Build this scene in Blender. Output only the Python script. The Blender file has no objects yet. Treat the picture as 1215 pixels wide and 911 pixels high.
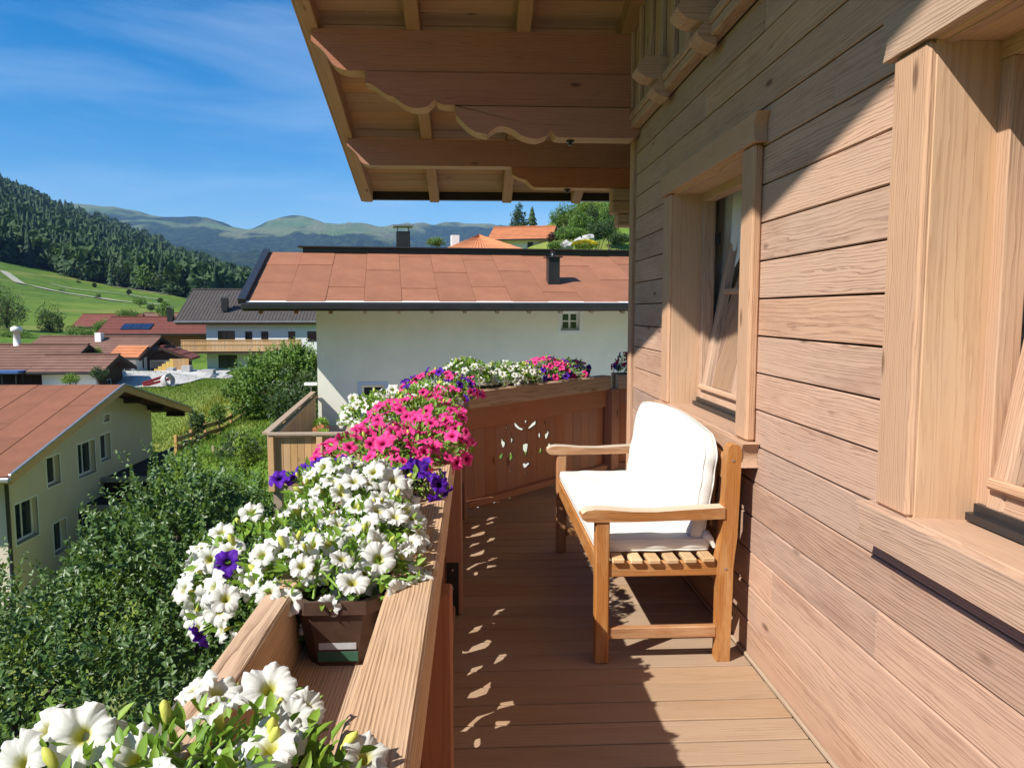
import bpy, math, random
import numpy as np
from mathutils import Matrix, Vector
from mathutils.geometry import delaunay_2d_cdt

random.seed(7)
RNG = np.random.default_rng(11)
SC = bpy.context.scene
COL = SC.collection

# ------------------------------------------------------------------ camera
FPX, CX, CY, EYE = 912.0, 607.5, 455.5, 1.5
TH = math.atan((CY - 369) / FPX)
PSI = math.atan((CX - 562) * math.cos(TH) / FPX)
CF = np.array([math.sin(PSI) * math.cos(TH), math.cos(PSI) * math.cos(TH), -math.sin(TH)])
CR = np.array([math.cos(PSI), -math.sin(PSI), 0.0])
CU = np.cross(CR, CF)
CO = np.array([0, 0, EYE])
cam_data = bpy.data.cameras.new('camera')
cam = bpy.data.objects.new('camera', cam_data)
COL.objects.link(cam)
cam_data.sensor_width = 36
cam_data.sensor_fit = 'HORIZONTAL'
cam_data.lens = 36 * FPX / 1215
cam_data.clip_start = 0.05
cam_data.clip_end = 60000
cam.matrix_world = Matrix(((CR[0], CU[0], -CF[0], 0), (CR[1], CU[1], -CF[1], 0), (CR[2], CU[2], -CF[2], EYE), (0, 0, 0, 1)))
SC.camera = cam

# ------------------------------------------------------------------ light
SUN_TO = Vector((-0.866, -0.60, 1.0)).normalized()
SUN_EL = math.asin(SUN_TO.z)
SUN_AZ = math.atan2(SUN_TO.x, SUN_TO.y)
world = bpy.data.worlds.new('World')
SC.world = world
world.use_nodes = True
wn = world.node_tree
wn.nodes.clear()
w_out = wn.nodes.new('ShaderNodeOutputWorld')
w_bg = wn.nodes.new('ShaderNodeBackground')
w_sky = wn.nodes.new('ShaderNodeTexSky')
w_sky.sky_type = 'NISHITA'
w_sky.sun_disc = False
w_sky.sun_elevation = SUN_EL
w_sky.sun_rotation = SUN_AZ
w_sky.altitude = 900
w_sky.air_density = 1.0
w_sky.dust_density = 0.5
w_sky.ozone_density = 2.5
w_bg.inputs['Strength'].default_value = 0.102
# thin cirrus: stretched noise on the direction, all round the sky
w_tc = wn.nodes.new('ShaderNodeTexCoord')
w_map = wn.nodes.new('ShaderNodeMapping')
w_map.inputs['Scale'].default_value = (1.3, 1.0, 8.0)
w_map.inputs['Rotation'].default_value = (0.05, 0.09, 0.4)
w_nz = wn.nodes.new('ShaderNodeTexNoise')
w_nz.inputs['Scale'].default_value = 1.6
w_nz.inputs['Detail'].default_value = 7
w_nz.inputs['Roughness'].default_value = 0.55
w_nz.inputs['Distortion'].default_value = 0.6
w_rp = wn.nodes.new('ShaderNodeMapRange')
w_rp.inputs['From Min'].default_value = 0.42
w_rp.inputs['From Max'].default_value = 0.80
w_rp.inputs['To Max'].default_value = 0.30
w_mix = wn.nodes.new('ShaderNodeMixRGB')
w_mix.inputs['Color2'].default_value = (5.5, 6.6, 8.2, 1)
wn.links.new(w_tc.outputs['Generated'], w_map.inputs['Vector'])
wn.links.new(w_map.outputs['Vector'], w_nz.inputs['Vector'])
wn.links.new(w_nz.outputs['Fac'], w_rp.inputs['Value'])
wn.links.new(w_rp.outputs['Result'], w_mix.inputs['Fac'])
w_gam = wn.nodes.new('ShaderNodeHueSaturation')
w_gam.inputs['Saturation'].default_value = 1.52
wn.links.new(w_sky.outputs['Color'], w_gam.inputs['Color'])
wn.links.new(w_gam.outputs['Color'], w_mix.inputs['Color1'])
wn.links.new(w_mix.outputs['Color'], w_bg.inputs['Color'])
wn.links.new(w_bg.outputs['Background'], w_out.inputs['Surface'])

sun_data = bpy.data.lights.new('sun', 'SUN')
sun_data.energy = 5.0
sun_data.angle = math.radians(0.53)
sun_data.color = (1.0, 0.95, 0.87)
sun = bpy.data.objects.new('sun', sun_data)
COL.objects.link(sun)
sun.location = (-8, -8, 12)
sun.rotation_euler = SUN_TO.to_track_quat('Z', 'Y').to_euler()

SC.view_settings.view_transform = 'Standard'
SC.view_settings.look = 'None'
SC.view_settings.gamma = 1
SC.view_settings.exposure = 0.60
SC.view_settings.use_curve_mapping = False
SC.render.engine = 'CYCLES'
SC.cycles.use_denoising = True
SC.cycles.max_bounces = 8
SC.cycles.transparent_max_bounces = 12
SC.cycles.volume_bounces = 0

# ------------------------------------------------------------------ pixel helpers (photo pixels -> rays)
def ray(x, y):
    return CF + CR * (x - CX) / FPX - CU * (y - CY) / FPX
def on_x(x, y, X):
    d = ray(x, y); return CO + d * X / d[0]
def on_y(x, y, Y):
    d = ray(x, y); return CO + d * Y / d[1]
def on_z(x, y, Z):
    d = ray(x, y); return CO + d * (Z - EYE) / d[2]

# ------------------------------------------------------------------ object helpers
WM = {}
def V(*a):
    return Vector(a)
def frame(c, ex, ey, ez):
    return Matrix(((ex[0], ey[0], ez[0], c[0]), (ex[1], ey[1], ez[1], c[1]), (ex[2], ey[2], ez[2], c[2]), (0, 0, 0, 1)))
def put(name, mesh, M=None, parent=None):
    o = bpy.data.objects.new(name, mesh)
    COL.objects.link(o)
    M = Matrix() if M is None else M
    WM[o] = M
    if parent is not None:
        o.parent = parent
        o.matrix_basis = WM[parent].inverted() @ M
    else:
        o.matrix_basis = M
    return o
def thing(name, label, cat, loc=(0, 0, 0), group=None):
    o = put(name, None, Matrix.Translation(loc))
    o.empty_display_size = 0.1
    o['label'] = label; o['category'] = cat
    if group: o['group'] = group
    return o
def tag(o, label, cat, group=None):
    o['label'] = label; o['category'] = cat
    if group: o['group'] = group
    return o
def kind(o, k):
    o['kind'] = k
    return o
def mesh_py(name, verts, faces, mat=None, smooth=False):
    me = bpy.data.meshes.new(name)
    me.from_pydata([tuple(v) for v in verts], [], [tuple(f) for f in faces])
    if mat is not None:
        for m in (mat if isinstance(mat, (list, tuple)) else [mat]): me.materials.append(m)
    if smooth:
        me.polygons.foreach_set('use_smooth', [True] * len(me.polygons))
    me.update()
    return me
def mesh_np(name, verts, faces, mat=None, smooth=False, attrs=None):
    """faces: (n,k) uniform polygons; attrs {name: per-vertex float array}"""
    verts = np.asarray(verts, np.float32); faces = np.asarray(faces, np.int32)
    me = bpy.data.meshes.new(name)
    n, k = faces.shape
    me.vertices.add(len(verts)); me.vertices.foreach_set('co', verts.ravel())
    me.loops.add(n * k); me.loops.foreach_set('vertex_index', faces.ravel())
    me.polygons.add(n); me.polygons.foreach_set('loop_start', np.arange(0, n * k, k, dtype=np.int32))
    me.polygons.foreach_set('loop_total', np.full(n, k, np.int32))
    if smooth: me.polygons.foreach_set('use_smooth', np.ones(n, bool))
    me.update(calc_edges=True)
    if mat is not None:
        for m in (mat if isinstance(mat, (list, tuple)) else [mat]): me.materials.append(m)
    for a, v in (attrs or {}).items():
        at = me.attributes.new(a, 'FLOAT', 'POINT'); at.data.foreach_set('value', np.asarray(v, np.float32))
    return me

_cb = {}
def cbox(sx, sy, sz, ch, mat):
    """chamfered box mesh, shared between equal pieces"""
    key = (round(sx, 4), round(sy, 4), round(sz, 4), round(ch, 4), mat.name)
    if key in _cb: return _cb[key]
    x, y, z = sx / 2, sy / 2, sz / 2
    c = min(ch, x * .45, y * .45, z * .45)
    vs, idx = [], {}
    for a in (-1, 1):
        for b in (-1, 1):
            for d in (-1, 1):
                for ax in range(3):
                    p = [a * (x - c), b * (y - c), d * (z - c)]
                    p[ax] = (a * x, b * y, d * z)[ax]
                    idx[(a, b, d, ax)] = len(vs); vs.append(p)
    fs = []
    for a in (-1, 1):
        f = [idx[(a, -1, -1, 0)], idx[(a, 1, -1, 0)], idx[(a, 1, 1, 0)], idx[(a, -1, 1, 0)]]
        fs.append(f if a > 0 else f[::-1])
        f = [idx[(-1, a, -1, 1)], idx[(-1, a, 1, 1)], idx[(1, a, 1, 1)], idx[(1, a, -1, 1)]]
        fs.append(f if a > 0 else f[::-1])
        f = [idx[(-1, -1, a, 2)], idx[(1, -1, a, 2)], idx[(1, 1, a, 2)], idx[(-1, 1, a, 2)]]
        fs.append(f if a > 0 else f[::-1])
    for a in (-1, 1):
        for b in (-1, 1):
            f = [idx[(a, b, -1, 0)], idx[(a, b, 1, 0)], idx[(a, b, 1, 1)], idx[(a, b, -1, 1)]]
            fs.append(f if a * b < 0 else f[::-1])
            f = [idx[(a, -1, b, 0)], idx[(a, 1, b, 0)], idx[(a, 1, b, 2)], idx[(a, -1, b, 2)]]
            fs.append(f if a * b > 0 else f[::-1])
            f = [idx[(-1, a, b, 1)], idx[(1, a, b, 1)], idx[(1, a, b, 2)], idx[(-1, a, b, 2)]]
            fs.append(f if a * b < 0 else f[::-1])
            for d in (-1, 1):
                f = [idx[(a, b, d, 0)], idx[(a, b, d, 1)], idx[(a, b, d, 2)]]
                fs.append(f if a * b * d > 0 else f[::-1])
    me = mesh_py('box', vs, fs, mat)
    _cb[key] = me
    return me
def board(name, a, b, w, t, wdir, mat, parent=None, ch=0.003):
    """plank from a to b: width w along wdir, thickness t across; grain runs along local X"""
    a, b, wd = Vector(a), Vector(b), Vector(wdir)
    L = (b - a).length
    ex = (b - a) / L
    ey = (wd - ex * wd.dot(ex)).normalized()
    ez = ex.cross(ey)
    return put(name, cbox(L, w, t, ch, mat), frame((a + b) / 2, ex, ey, ez), parent)
def box(name, lo, hi, mat, parent=None, ch=0.003, rot=None, axis=0):
    """axis-aligned box between two corners; local X along world axis `axis`"""
    lo, hi = Vector(lo), Vector(hi)
    s = hi - lo
    E = [V(1, 0, 0), V(0, 1, 0), V(0, 0, 1)]
    o = [axis, (axis + 1) % 3, (axis + 2) % 3]
    return put(name, cbox(s[o[0]], s[o[1]], s[o[2]], ch, mat), frame((lo + hi) / 2, E[o[0]], E[o[1]], E[o[2]]), parent)
def prism_geo(poly, t):
    """polygon in XY extruded along Z from -t/2 to t/2"""
    n = len(poly)
    ar = sum(poly[i][0] * poly[(i + 1) % n][1] - poly[(i + 1) % n][0] * poly[i][1] for i in range(n))
    if ar < 0: poly = poly[::-1]
    vs = [(x, y, -t / 2) for x, y in poly] + [(x, y, t / 2) for x, y in poly]
    fs = [list(range(n))[::-1], list(range(n, 2 * n))]
    for i in range(n):
        j = (i + 1) % n
        fs.append([i, j, n + j, n + i])
    return vs, fs
def prism(name, poly, t, M, mat, parent=None):
    vs, fs = prism_geo(poly, t)
    return put(name, mesh_py(name, vs, fs, mat), M, parent)
def inside(pt, poly):
    x, y = pt; r = False; n = len(poly)
    for i in range(n):
        x1, y1 = poly[i]; x2, y2 = poly[(i + 1) % n]
        if (y1 > y) != (y2 > y) and x < (x2 - x1) * (y - y1) / (y2 - y1) + x1: r = not r
    return r
def holed_geo(outer, holes, t):
    pts = [Vector(p) for p in outer]; es = [(i, (i + 1) % len(outer)) for i in range(len(outer))]
    for h in holes:
        k = len(pts); pts += [Vector(p) for p in h]; es += [(k + i, k + (i + 1) % len(h)) for i in range(len(h))]
    v, e, f, *_ = delaunay_2d_cdt(pts, es, [], 0, 1e-5)
    tris = []
    for q in f:
        c = (sum(v[i][0] for i in q) / len(q), sum(v[i][1] for i in q) / len(q))
        if inside(c, outer) and not any(inside(c, h) for h in holes):
            a = sum(v[q[i]][0] * v[q[(i + 1) % len(q)]][1] - v[q[(i + 1) % len(q)]][0] * v[q[i]][1] for i in range(len(q)))
            tris.append(list(q) if a > 0 else list(q)[::-1])
    n = len(v)
    vs = [(p[0], p[1], t / 2) for p in v] + [(p[0], p[1], -t / 2) for p in v]
    fs = [q for q in tris] + [[i + n for i in q[::-1]] for q in tris]
    cnt = {}
    for q in tris:
        for i in range(len(q)):
            cnt[(q[i], q[(i + 1) % len(q)])] = 1
    for (a, b) in cnt:
        if (b, a) not in cnt: fs.append([a, a + n, b + n, b])
    used = sorted({i for q in fs for i in q}); mp = {o: k for k, o in enumerate(used)}
    return [vs[i] for i in used], [[mp[i] for i in q] for q in fs]
def holed(name, outer, holes, t, M, mat, parent=None):
    vs, fs = holed_geo(outer, holes, t)
    return put(name, mesh_py(name, vs, fs, mat), M, parent)
def joined(name, boxes, mat, parent=None, M=None):
    """several plain boxes (lo, hi) that make ONE part"""
    vs, fs = [], []
    for lo, hi in boxes:
        k = len(vs)
        vs += [(x, y, z) for z in (lo[2], hi[2]) for (x, y) in ((lo[0], lo[1]), (hi[0], lo[1]), (hi[0], hi[1]), (lo[0], hi[1]))]
        fs += [[k + 3, k + 2, k + 1, k], [k + 4, k + 5, k + 6, k + 7], [k, k + 1, k + 5, k + 4], [k + 1, k + 2, k + 6, k + 5], [k + 2, k + 3, k + 7, k + 6], [k + 3, k, k + 4, k + 7]]
    return put(name, mesh_py(name, vs, fs, mat), M, parent)
def tube_geo(pts, rad, n=8):
    pts = [Vector(p) for p in pts]
    vs, fs = [], []
    rad = rad if isinstance(rad, (list, tuple)) else [rad] * len(pts)
    for i, p in enumerate(pts):
        d = (pts[min(i + 1, len(pts) - 1)] - pts[max(i - 1, 0)]).normalized()
        a = d.cross(V(0.31, 0.2, 0.93) if abs(d.z) < .9 else V(1, 0, 0)).normalized(); b = d.cross(a)
        for k in range(n):
            t = 2 * math.pi * k / n
            vs.append(p + (a * math.cos(t) + b * math.sin(t)) * rad[i])
    for i in range(len(pts) - 1):
        for k in range(n):
            k2 = (k + 1) % n
            fs.append([i * n + k, i * n + k2, (i + 1) * n + k2, (i + 1) * n + k])
    fs.append(list(range(n))); fs.append([(len(pts) - 1) * n + k for k in range(n)][::-1])
    return vs, fs
def tube(name, pts, rad, mat, parent=None, n=8):
    vs, fs = tube_geo(pts, rad, n)
    return put(name, mesh_py(name, vs, fs, mat, True), None, parent)

# ------------------------------------------------------------------ materials
def new_mat(name, rough=0.6, spec=0.35):
    m = bpy.data.materials.new(name); m.use_nodes = True
    nt = m.node_tree; b = nt.nodes['Principled BSDF']
    b.inputs['Roughness'].default_value = rough
    b.inputs['Specular IOR Level'].default_value = spec
    return m, nt, b
def nd(nt, t, **kw):
    n = nt.nodes.new(t)
    for k, v in kw.items():
        if k in n.inputs: n.inputs[k].default_value = v
        else: setattr(n, k, v)
    return n
def lk(nt, a, b): nt.links.new(a, b)
def mathn(nt, op, a, b=None):
    n = nt.nodes.new('ShaderNodeMath'); n.operation = op
    for i, v in enumerate((a, b)):
        if v is None: continue
        if isinstance(v, (int, float)): n.inputs[i].default_value = v
        else: nt.links.new(v, n.inputs[i])
    return n.outputs[0]
def mixc(nt, fac, a, b, mode='MIX'):
    n = nt.nodes.new('ShaderNodeMixRGB'); n.blend_type = mode
    for i, v in enumerate((fac, a, b)):
        if isinstance(v, (int, float)): n.inputs[i].default_value = v
        elif isinstance(v, tuple): n.inputs[i].default_value = (*v, 1)
        else: nt.links.new(v, n.inputs[i])
    return n.outputs[0]
def ramp(nt, fac, stops, interp='LINEAR'):
    n = nt.nodes.new('ShaderNodeValToRGB'); n.color_ramp.interpolation = interp
    el = n.color_ramp.elements
    while len(el) < len(stops): el.new(0.5)
    for e, (p, c) in zip(el, stops):
        e.position = p; e.color = (*c, 1) if isinstance(c, tuple) else (c, c, c, 1)
    nt.links.new(fac, n.inputs[0])
    return n.outputs[0]
def rng(nt, v, a, b, c=0.0, d=1.0):
    n = nd(nt, 'ShaderNodeMapRange')
    nt.links.new(v, n.inputs['Value'])
    for k, x in (('From Min', a), ('From Max', b), ('To Min', c), ('To Max', d)): n.inputs[k].default_value = x
    return n.outputs['Result']
def bump(nt, bsdf, h, strength, dist=0.01):
    n = nd(nt, 'ShaderNodeBump', Strength=strength, Distance=dist)
    nt.links.new(h, n.inputs['Height']); nt.links.new(n.outputs[0], bsdf.inputs['Normal'])
def noise(nt, vec, scale, detail=3, rough=0.5, dist=0.0):
    n = nd(nt, 'ShaderNodeTexNoise', Scale=scale, Detail=detail, Roughness=rough, Distortion=dist)
    if vec is not None: nt.links.new(vec, n.inputs['Vector'])
    return n
def mapping(nt, vec, scale=(1, 1, 1), loc=(0, 0, 0)):
    n = nd(nt, 'ShaderNodeMapping'); n.inputs['Scale'].default_value = scale; n.inputs['Location'].default_value = loc
    nt.links.new(vec, n.inputs['Vector']); return n.outputs[0]

def wood(name, light, dark, stain, ring=0.011, contrast=0.55, bumps=0.35, rough=0.75, vary=0.18, stainamt=0.35, wear=None, knots=True, wav=0.6, pith=(-0.13, 0.13)):
    """timber with growth rings about a pith that lies off the board, knots, per-board tone; grain along local X"""
    m, nt, b = new_mat(name, rough, 0.25)
    tc = nd(nt, 'ShaderNodeTexCoord'); oi = nd(nt, 'ShaderNodeObjectInfo')
    rnd = oi.outputs['Random']
    vm = nd(nt, 'ShaderNodeVectorMath', operation='ADD')
    cb = nd(nt, 'ShaderNodeCombineXYZ')
    lk(nt, mathn(nt, 'MULTIPLY', rnd, 37.0), cb.inputs[0]); lk(nt, mathn(nt, 'MULTIPLY', rnd, 91.0), cb.inputs[1]); lk(nt, mathn(nt, 'MULTIPLY', rnd, 53.0), cb.inputs[2])
    lk(nt, tc.outputs['Object'], vm.inputs[0]); lk(nt, cb.outputs[0], vm.inputs[1])
    P = vm.outputs[0]
    # ring coordinate
    low = noise(nt, mapping(nt, P, (1.1, 5.0, 5.0)), 1.0, 3, 0.5)
    low2 = noise(nt, mapping(nt, P, (4.0, 14.0, 14.0)), 1.0, 3, 0.6)
    sp = nd(nt, 'ShaderNodeSeparateXYZ'); lk(nt, tc.outputs['Object'], sp.inputs[0])
    offy = rng(nt, mathn(nt, 'FRACT', mathn(nt, 'MULTIPLY', rnd, 13.7)), 0, 1, pith[0], pith[1])
    yy = mathn(nt, 'ADD', sp.outputs[1], offy)
    yy = mathn(nt, 'ADD', yy, mathn(nt, 'MULTIPLY', mathn(nt, 'SUBTRACT', low.outputs['Fac'], 0.5), 0.14 * wav))
    zz = mathn(nt, 'ADD', mathn(nt, 'ADD', sp.outputs[2], 0.045), mathn(nt, 'MULTIPLY', mathn(nt, 'SUBTRACT', low2.outputs['Fac'], 0.5), 0.022 * wav))
    r = mathn(nt, 'SQRT', mathn(nt, 'ADD', mathn(nt, 'MULTIPLY', yy, yy), mathn(nt, 'MULTIPLY', zz, zz)))
    sv = noise(nt, mapping(nt, P, (0.25, 26.0, 26.0)), 1.0, 3, 0.6)
    fw = noise(nt, mapping(nt, P, (9.0, 60.0, 60.0)), 1.0, 2, 0.5)
    ph = mathn(nt, 'ADD', mathn(nt, 'MULTIPLY', r, 1.0 / ring), mathn(nt, 'MULTIPLY', sv.outputs['Fac'], 3.2))
    ph = mathn(nt, 'ADD', ph, mathn(nt, 'MULTIPLY', fw.outputs['Fac'], 0.55))
    saw = mathn(nt, 'FRACT', ph)
    late = rng(nt, saw, 0.45, 0.95, 0, 1)
    fall = rng(nt, saw, 0.95, 1.0, 1, 0)
    rings = mathn(nt, 'MULTIPLY', late, fall)
    rings = mathn(nt, 'MULTIPLY', rings, rng(nt, low.outputs['Fac'], 0.3, 0.65, 0.45, 1.0))
    rings = mathn(nt, 'MULTIPLY', rings, rng(nt, fw.outputs['Fac'], 0.25, 0.7, 0.35, 1.15))
    # fine fibre
    fib = noise(nt, mapping(nt, P, (6.0, 260.0, 260.0)), 1.0, 2, 0.6)
    fac = mathn(nt, 'MULTIPLY', rings, contrast)
    fac = mathn(nt, 'ADD', fac, mathn(nt, 'MULTIPLY', mathn(nt, 'SUBTRACT', fib.outputs['Fac'], 0.5), 0.45 * contrast))
    col = mixc(nt, fac, light, dark)
    n = col.node; n.use_clamp = True
    # stains with shapes of their own
    st = noise(nt, mapping(nt, P, (1.6, 7.0, 7.0)), 1.0, 5, 0.62)
    col = mixc(nt, mathn(nt, 'MULTIPLY', rng(nt, st.outputs['Fac'], 0.5, 0.78), stainamt), col, stain)
    gy = noise(nt, mapping(nt, P, (2.2, 4.0, 4.0)), 1.0, 6, 0.7)
    col = mixc(nt, rng(nt, gy.outputs['Fac'], 0.45, 0.75, 0, 0.2), col, tuple(0.55 * sum(light) / 3 + 0.30 * c for c in light))
    if knots:
        vo = nd(nt, 'ShaderNodeTexVoronoi', Scale=1.0); lk(nt, mapping(nt, P, (2.1, 6.0, 6.0)), vo.inputs['Vector'])
        kn = rng(nt, vo.outputs['Distance'], 0.05, 0.11, 1.0, 0.0)
        col = mixc(nt, mathn(nt, 'MULTIPLY', kn, 0.8), col, tuple(0.45 * c for c in dark))
    if wear is not None:
        we = noise(nt, mapping(nt, P, (3.0, 12.0, 12.0)), 1.0, 6, 0.7)
        col = mixc(nt, rng(nt, we.outputs['Fac'], 0.46, 0.66, 0, .65), col, wear)
    tone = rng(nt, mathn(nt, 'FRACT', mathn(nt, 'MULTIPLY', rnd, 7.31)), 0, 1, 1 - vary, 1 + vary)
    hs = nd(nt, 'ShaderNodeHueSaturation')
    lk(nt, col, hs.inputs['Color']); lk(nt, tone, hs.inputs['Value'])
    lk(nt, rng(nt, mathn(nt, 'FRACT', mathn(nt, 'MULTIPLY', rnd, 3.7)), 0, 1, 0.88, 1.08), hs.inputs['Saturation'])
    lk(nt, hs.outputs[0], b.inputs['Base Color'])
    h = mathn(nt, 'ADD', mathn(nt, 'MULTIPLY', rings, 0.8), mathn(nt, 'MULTIPLY', fib.outputs['Fac'], 0.5))
    bump(nt, b, h, bumps, 0.002)
    return m
def plain(name, col, rough=0.6, spec=0.35, nscale=None, namt=0.12, bumps=0.0, bscale=60, metallic=0.0):
    m, nt, b = new_mat(name, rough, spec)
    b.inputs['Metallic'].default_value = metallic
    tc = nd(nt, 'ShaderNodeTexCoord')
    if nscale:
        n1 = noise(nt, tc.outputs['Object'], nscale, 5, 0.6)
        c = mixc(nt, rng(nt, n1.outputs['Fac'], 0.3, 0.7), tuple(x * (1 - namt) for x in col), tuple(min(1, x * (1 + namt)) for x in col))
        lk(nt, c, b.inputs['Base Color'])
    else:
        b.inputs['Base Color'].default_value = (*col, 1)
    if bumps:
        n2 = noise(nt, tc.outputs['Object'], bscale, 4, 0.6); bump(nt, b, n2.outputs['Fac'], bumps, 0.01)
    return m
def leafmat(name, c1, c2, trans=0.35, rough=0.45, spec=0.4):
    m = bpy.data.materials.new(name); m.use_nodes = True; nt = m.node_tree
    b = nt.nodes['Principled BSDF']; out = nt.nodes['Material Output']
    b.inputs['Roughness'].default_value = rough; b.inputs['Specular IOR Level'].default_value = spec
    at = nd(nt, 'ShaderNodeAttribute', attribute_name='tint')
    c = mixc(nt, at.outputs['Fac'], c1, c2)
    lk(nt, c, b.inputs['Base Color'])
    tr = nd(nt, 'ShaderNodeBsdfTranslucent')
    c2n = mixc(nt, 0.5, c, (0.28, 0.42, 0.03)); lk(nt, c2n, tr.inputs['Color'])
    ms = nd(nt, 'ShaderNodeMixShader'); ms.inputs[0].default_value = trans
    lk(nt, b.outputs[0], ms.inputs[1]); lk(nt, tr.outputs[0], ms.inputs[2]); lk(nt, ms.outputs[0], out.inputs['Surface'])
    return m
def petal(name, col, edge, throat, vein, r0=0.04):
    m = bpy.data.materials.new(name); m.use_nodes = True; nt = m.node_tree
    b = nt.nodes['Principled BSDF']; out = nt.nodes['Material Output']
    b.inputs['Roughness'].default_value = 0.6; b.inputs['Specular IOR Level'].default_value = 0.2
    tc = nd(nt, 'ShaderNodeTexCoord'); oi = nd(nt, 'ShaderNodeObjectInfo'); sp = nd(nt, 'ShaderNodeSeparateXYZ')
    lk(nt, tc.outputs['Object'], sp.inputs[0])
    x, y = sp.outputs[0], sp.outputs[1]
    r = mathn(nt, 'SQRT', mathn(nt, 'ADD', mathn(nt, 'MULTIPLY', x, x), mathn(nt, 'MULTIPLY', y, y)))
    ang = mathn(nt, 'ARCTAN2', y, x)
    c = mixc(nt, rng(nt, r, r0 * .3, r0), col, edge)
    n1 = noise(nt, tc.outputs['Object'], 60, 3)
    v = mathn(nt, 'ABSOLUTE', mathn(nt, 'SINE', mathn(nt, 'ADD', mathn(nt, 'MULTIPLY', ang, 12.5), mathn(nt, 'MULTIPLY', n1.outputs['Fac'], 2.0))))
    c = mixc(nt, mathn(nt, 'MULTIPLY', rng(nt, v, 0.0, 0.22, 1, 0), rng(nt, r, r0 * .25, r0 * .9, 0.55, 0.1)), c, vein)
    c = mixc(nt, rng(nt, r, r0 * .16, r0 * .34, 1, 0), c, throat)
    hs = nd(nt, 'ShaderNodeHueSaturation'); lk(nt, c, hs.inputs['Color'])
    lk(nt, rng(nt, oi.outputs['Random'], 0, 1, 0.86, 1.08), hs.inputs['Value'])
    lk(nt, hs.outputs[0], b.inputs['Base Color'])
    tr = nd(nt, 'ShaderNodeBsdfTranslucent'); lk(nt, hs.outputs[0], tr.inputs['Color'])
    ms = nd(nt, 'ShaderNodeMixShader'); ms.inputs[0].default_value = 0.3
    lk(nt, b.outputs[0], ms.inputs[1]); lk(nt, tr.outputs[0], ms.inputs[2]); lk(nt, ms.outputs[0], out.inputs['Surface'])
    nn = noise(nt, tc.outputs['Object'], 120, 3); bump(nt, b, nn.outputs['Fac'], 0.25, 0.003)
    return m
def glassmat(name, tint=(0.02, 0.03, 0.035), rough=0.03):
    m, nt, b = new_mat(name, rough, 0.8)
    b.inputs['Base Color'].default_value = (*tint, 1)
    return m

M_WALL = wood('wall_larch', (0.515, 0.325, 0.222), (0.235, 0.115, 0.072), (0.24, 0.105, 0.062), ring=0.0105, contrast=0.78, bumps=0.8, vary=0.13, stainamt=0.5)
M_TRIM = wood('trim_larch', (0.53, 0.335, 0.215), (0.27, 0.14, 0.085), (0.34, 0.175, 0.105), pith=(0.05, 0.16), ring=0.0085, contrast=0.8, bumps=0.75, vary=0.07, stainamt=0.22)
M_REVEAL = wood('reveal_larch', (0.54, 0.345, 0.205), (0.36, 0.19, 0.10), (0.40, 0.20, 0.10), ring=0.02, contrast=0.5, bumps=0.3, vary=0.06, stainamt=0.2)
M_BEAM = wood('beam_spruce', (0.45, 0.19, 0.115), (0.22, 0.08, 0.048), (0.18, 0.07, 0.045), ring=0.013, contrast=0.65, bumps=0.35, vary=0.10, stainamt=0.3)
M_BEAMEND = wood('beam_sawn_edge', (0.50, 0.29, 0.13), (0.34, 0.18, 0.08), (0.3, 0.16, 0.08), ring=0.02, contrast=0.4, bumps=0.3, vary=0.05)
M_SOFFIT = wood('soffit_pine', (0.47, 0.25, 0.115), (0.28, 0.13, 0.055), (0.16, 0.075, 0.03), ring=0.016, contrast=0.55, bumps=0.3, vary=0.16)
M_RAFTER = wood('rafter_pine', (0.47, 0.255, 0.125), (0.27, 0.13, 0.06), (0.2, 0.09, 0.05), ring=0.012, contrast=0.55, bumps=0.3, vary=0.1)
M_RAIL = wood('rail_larch', (0.55, 0.37, 0.235), (0.19, 0.095, 0.048), (0.34, 0.18, 0.095), pith=(0.17, 0.24), ring=0.0068, contrast=0.95, bumps=1.0, vary=0.05, stainamt=0.12, knots=False, wav=0.22)
M_PANEL = wood('panel_larch', (0.43, 0.19, 0.105), (0.25, 0.10, 0.055), (0.26, 0.11, 0.065), ring=0.014, contrast=0.55, bumps=0.35, vary=0.10)
M_DECK = wood('deck_larch', (0.40, 0.27, 0.168), (0.175, 0.10, 0.056), (0.24, 0.115, 0.05), pith=(0.12, 0.2), ring=0.010, contrast=0.5, bumps=0.45, vary=0.10, stainamt=0.50, knots=False, wav=0.3)
M_TEAK = wood('bench_teak', (0.40, 0.175, 0.058), (0.20, 0.072, 0.024), (0.15, 0.06, 0.024), ring=0.009, contrast=0.7, bumps=0.3, rough=0.5, vary=0.06, stainamt=0.85, knots=False, wav=0.4, wear=(0.56, 0.34, 0.165))
M_SLAT = wood('slat_teak_bare', (0.62, 0.43, 0.24), (0.36, 0.2, 0.09), (0.32, 0.17, 0.07), ring=0.006, contrast=0.6, bumps=0.4, rough=0.6, stainamt=0.6, knots=False)
M_ARMTOP = wood('arm_bleached', (0.66, 0.54, 0.40), (0.48, 0.34, 0.2), (0.5, 0.33, 0.18), ring=0.008, contrast=0.5, bumps=0.4, knots=False)
M_PINE = wood('terrace_pine', (0.58, 0.34, 0.145), (0.36, 0.2, 0.085), (0.28, 0.15, 0.07), ring=0.014, contrast=0.55, vary=0.14)
M_PINEDK = wood('terrace_pine_weathered', (0.42, 0.31, 0.21), (0.25, 0.175, 0.115), (0.2, 0.14, 0.1), ring=0.012, contrast=0.5)
M_DARKWOOD = wood('dark_stained_wood', (0.055, 0.032, 0.022), (0.03, 0.018, 0.012), (0.02, 0.012, 0.01), contrast=0.5)
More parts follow.
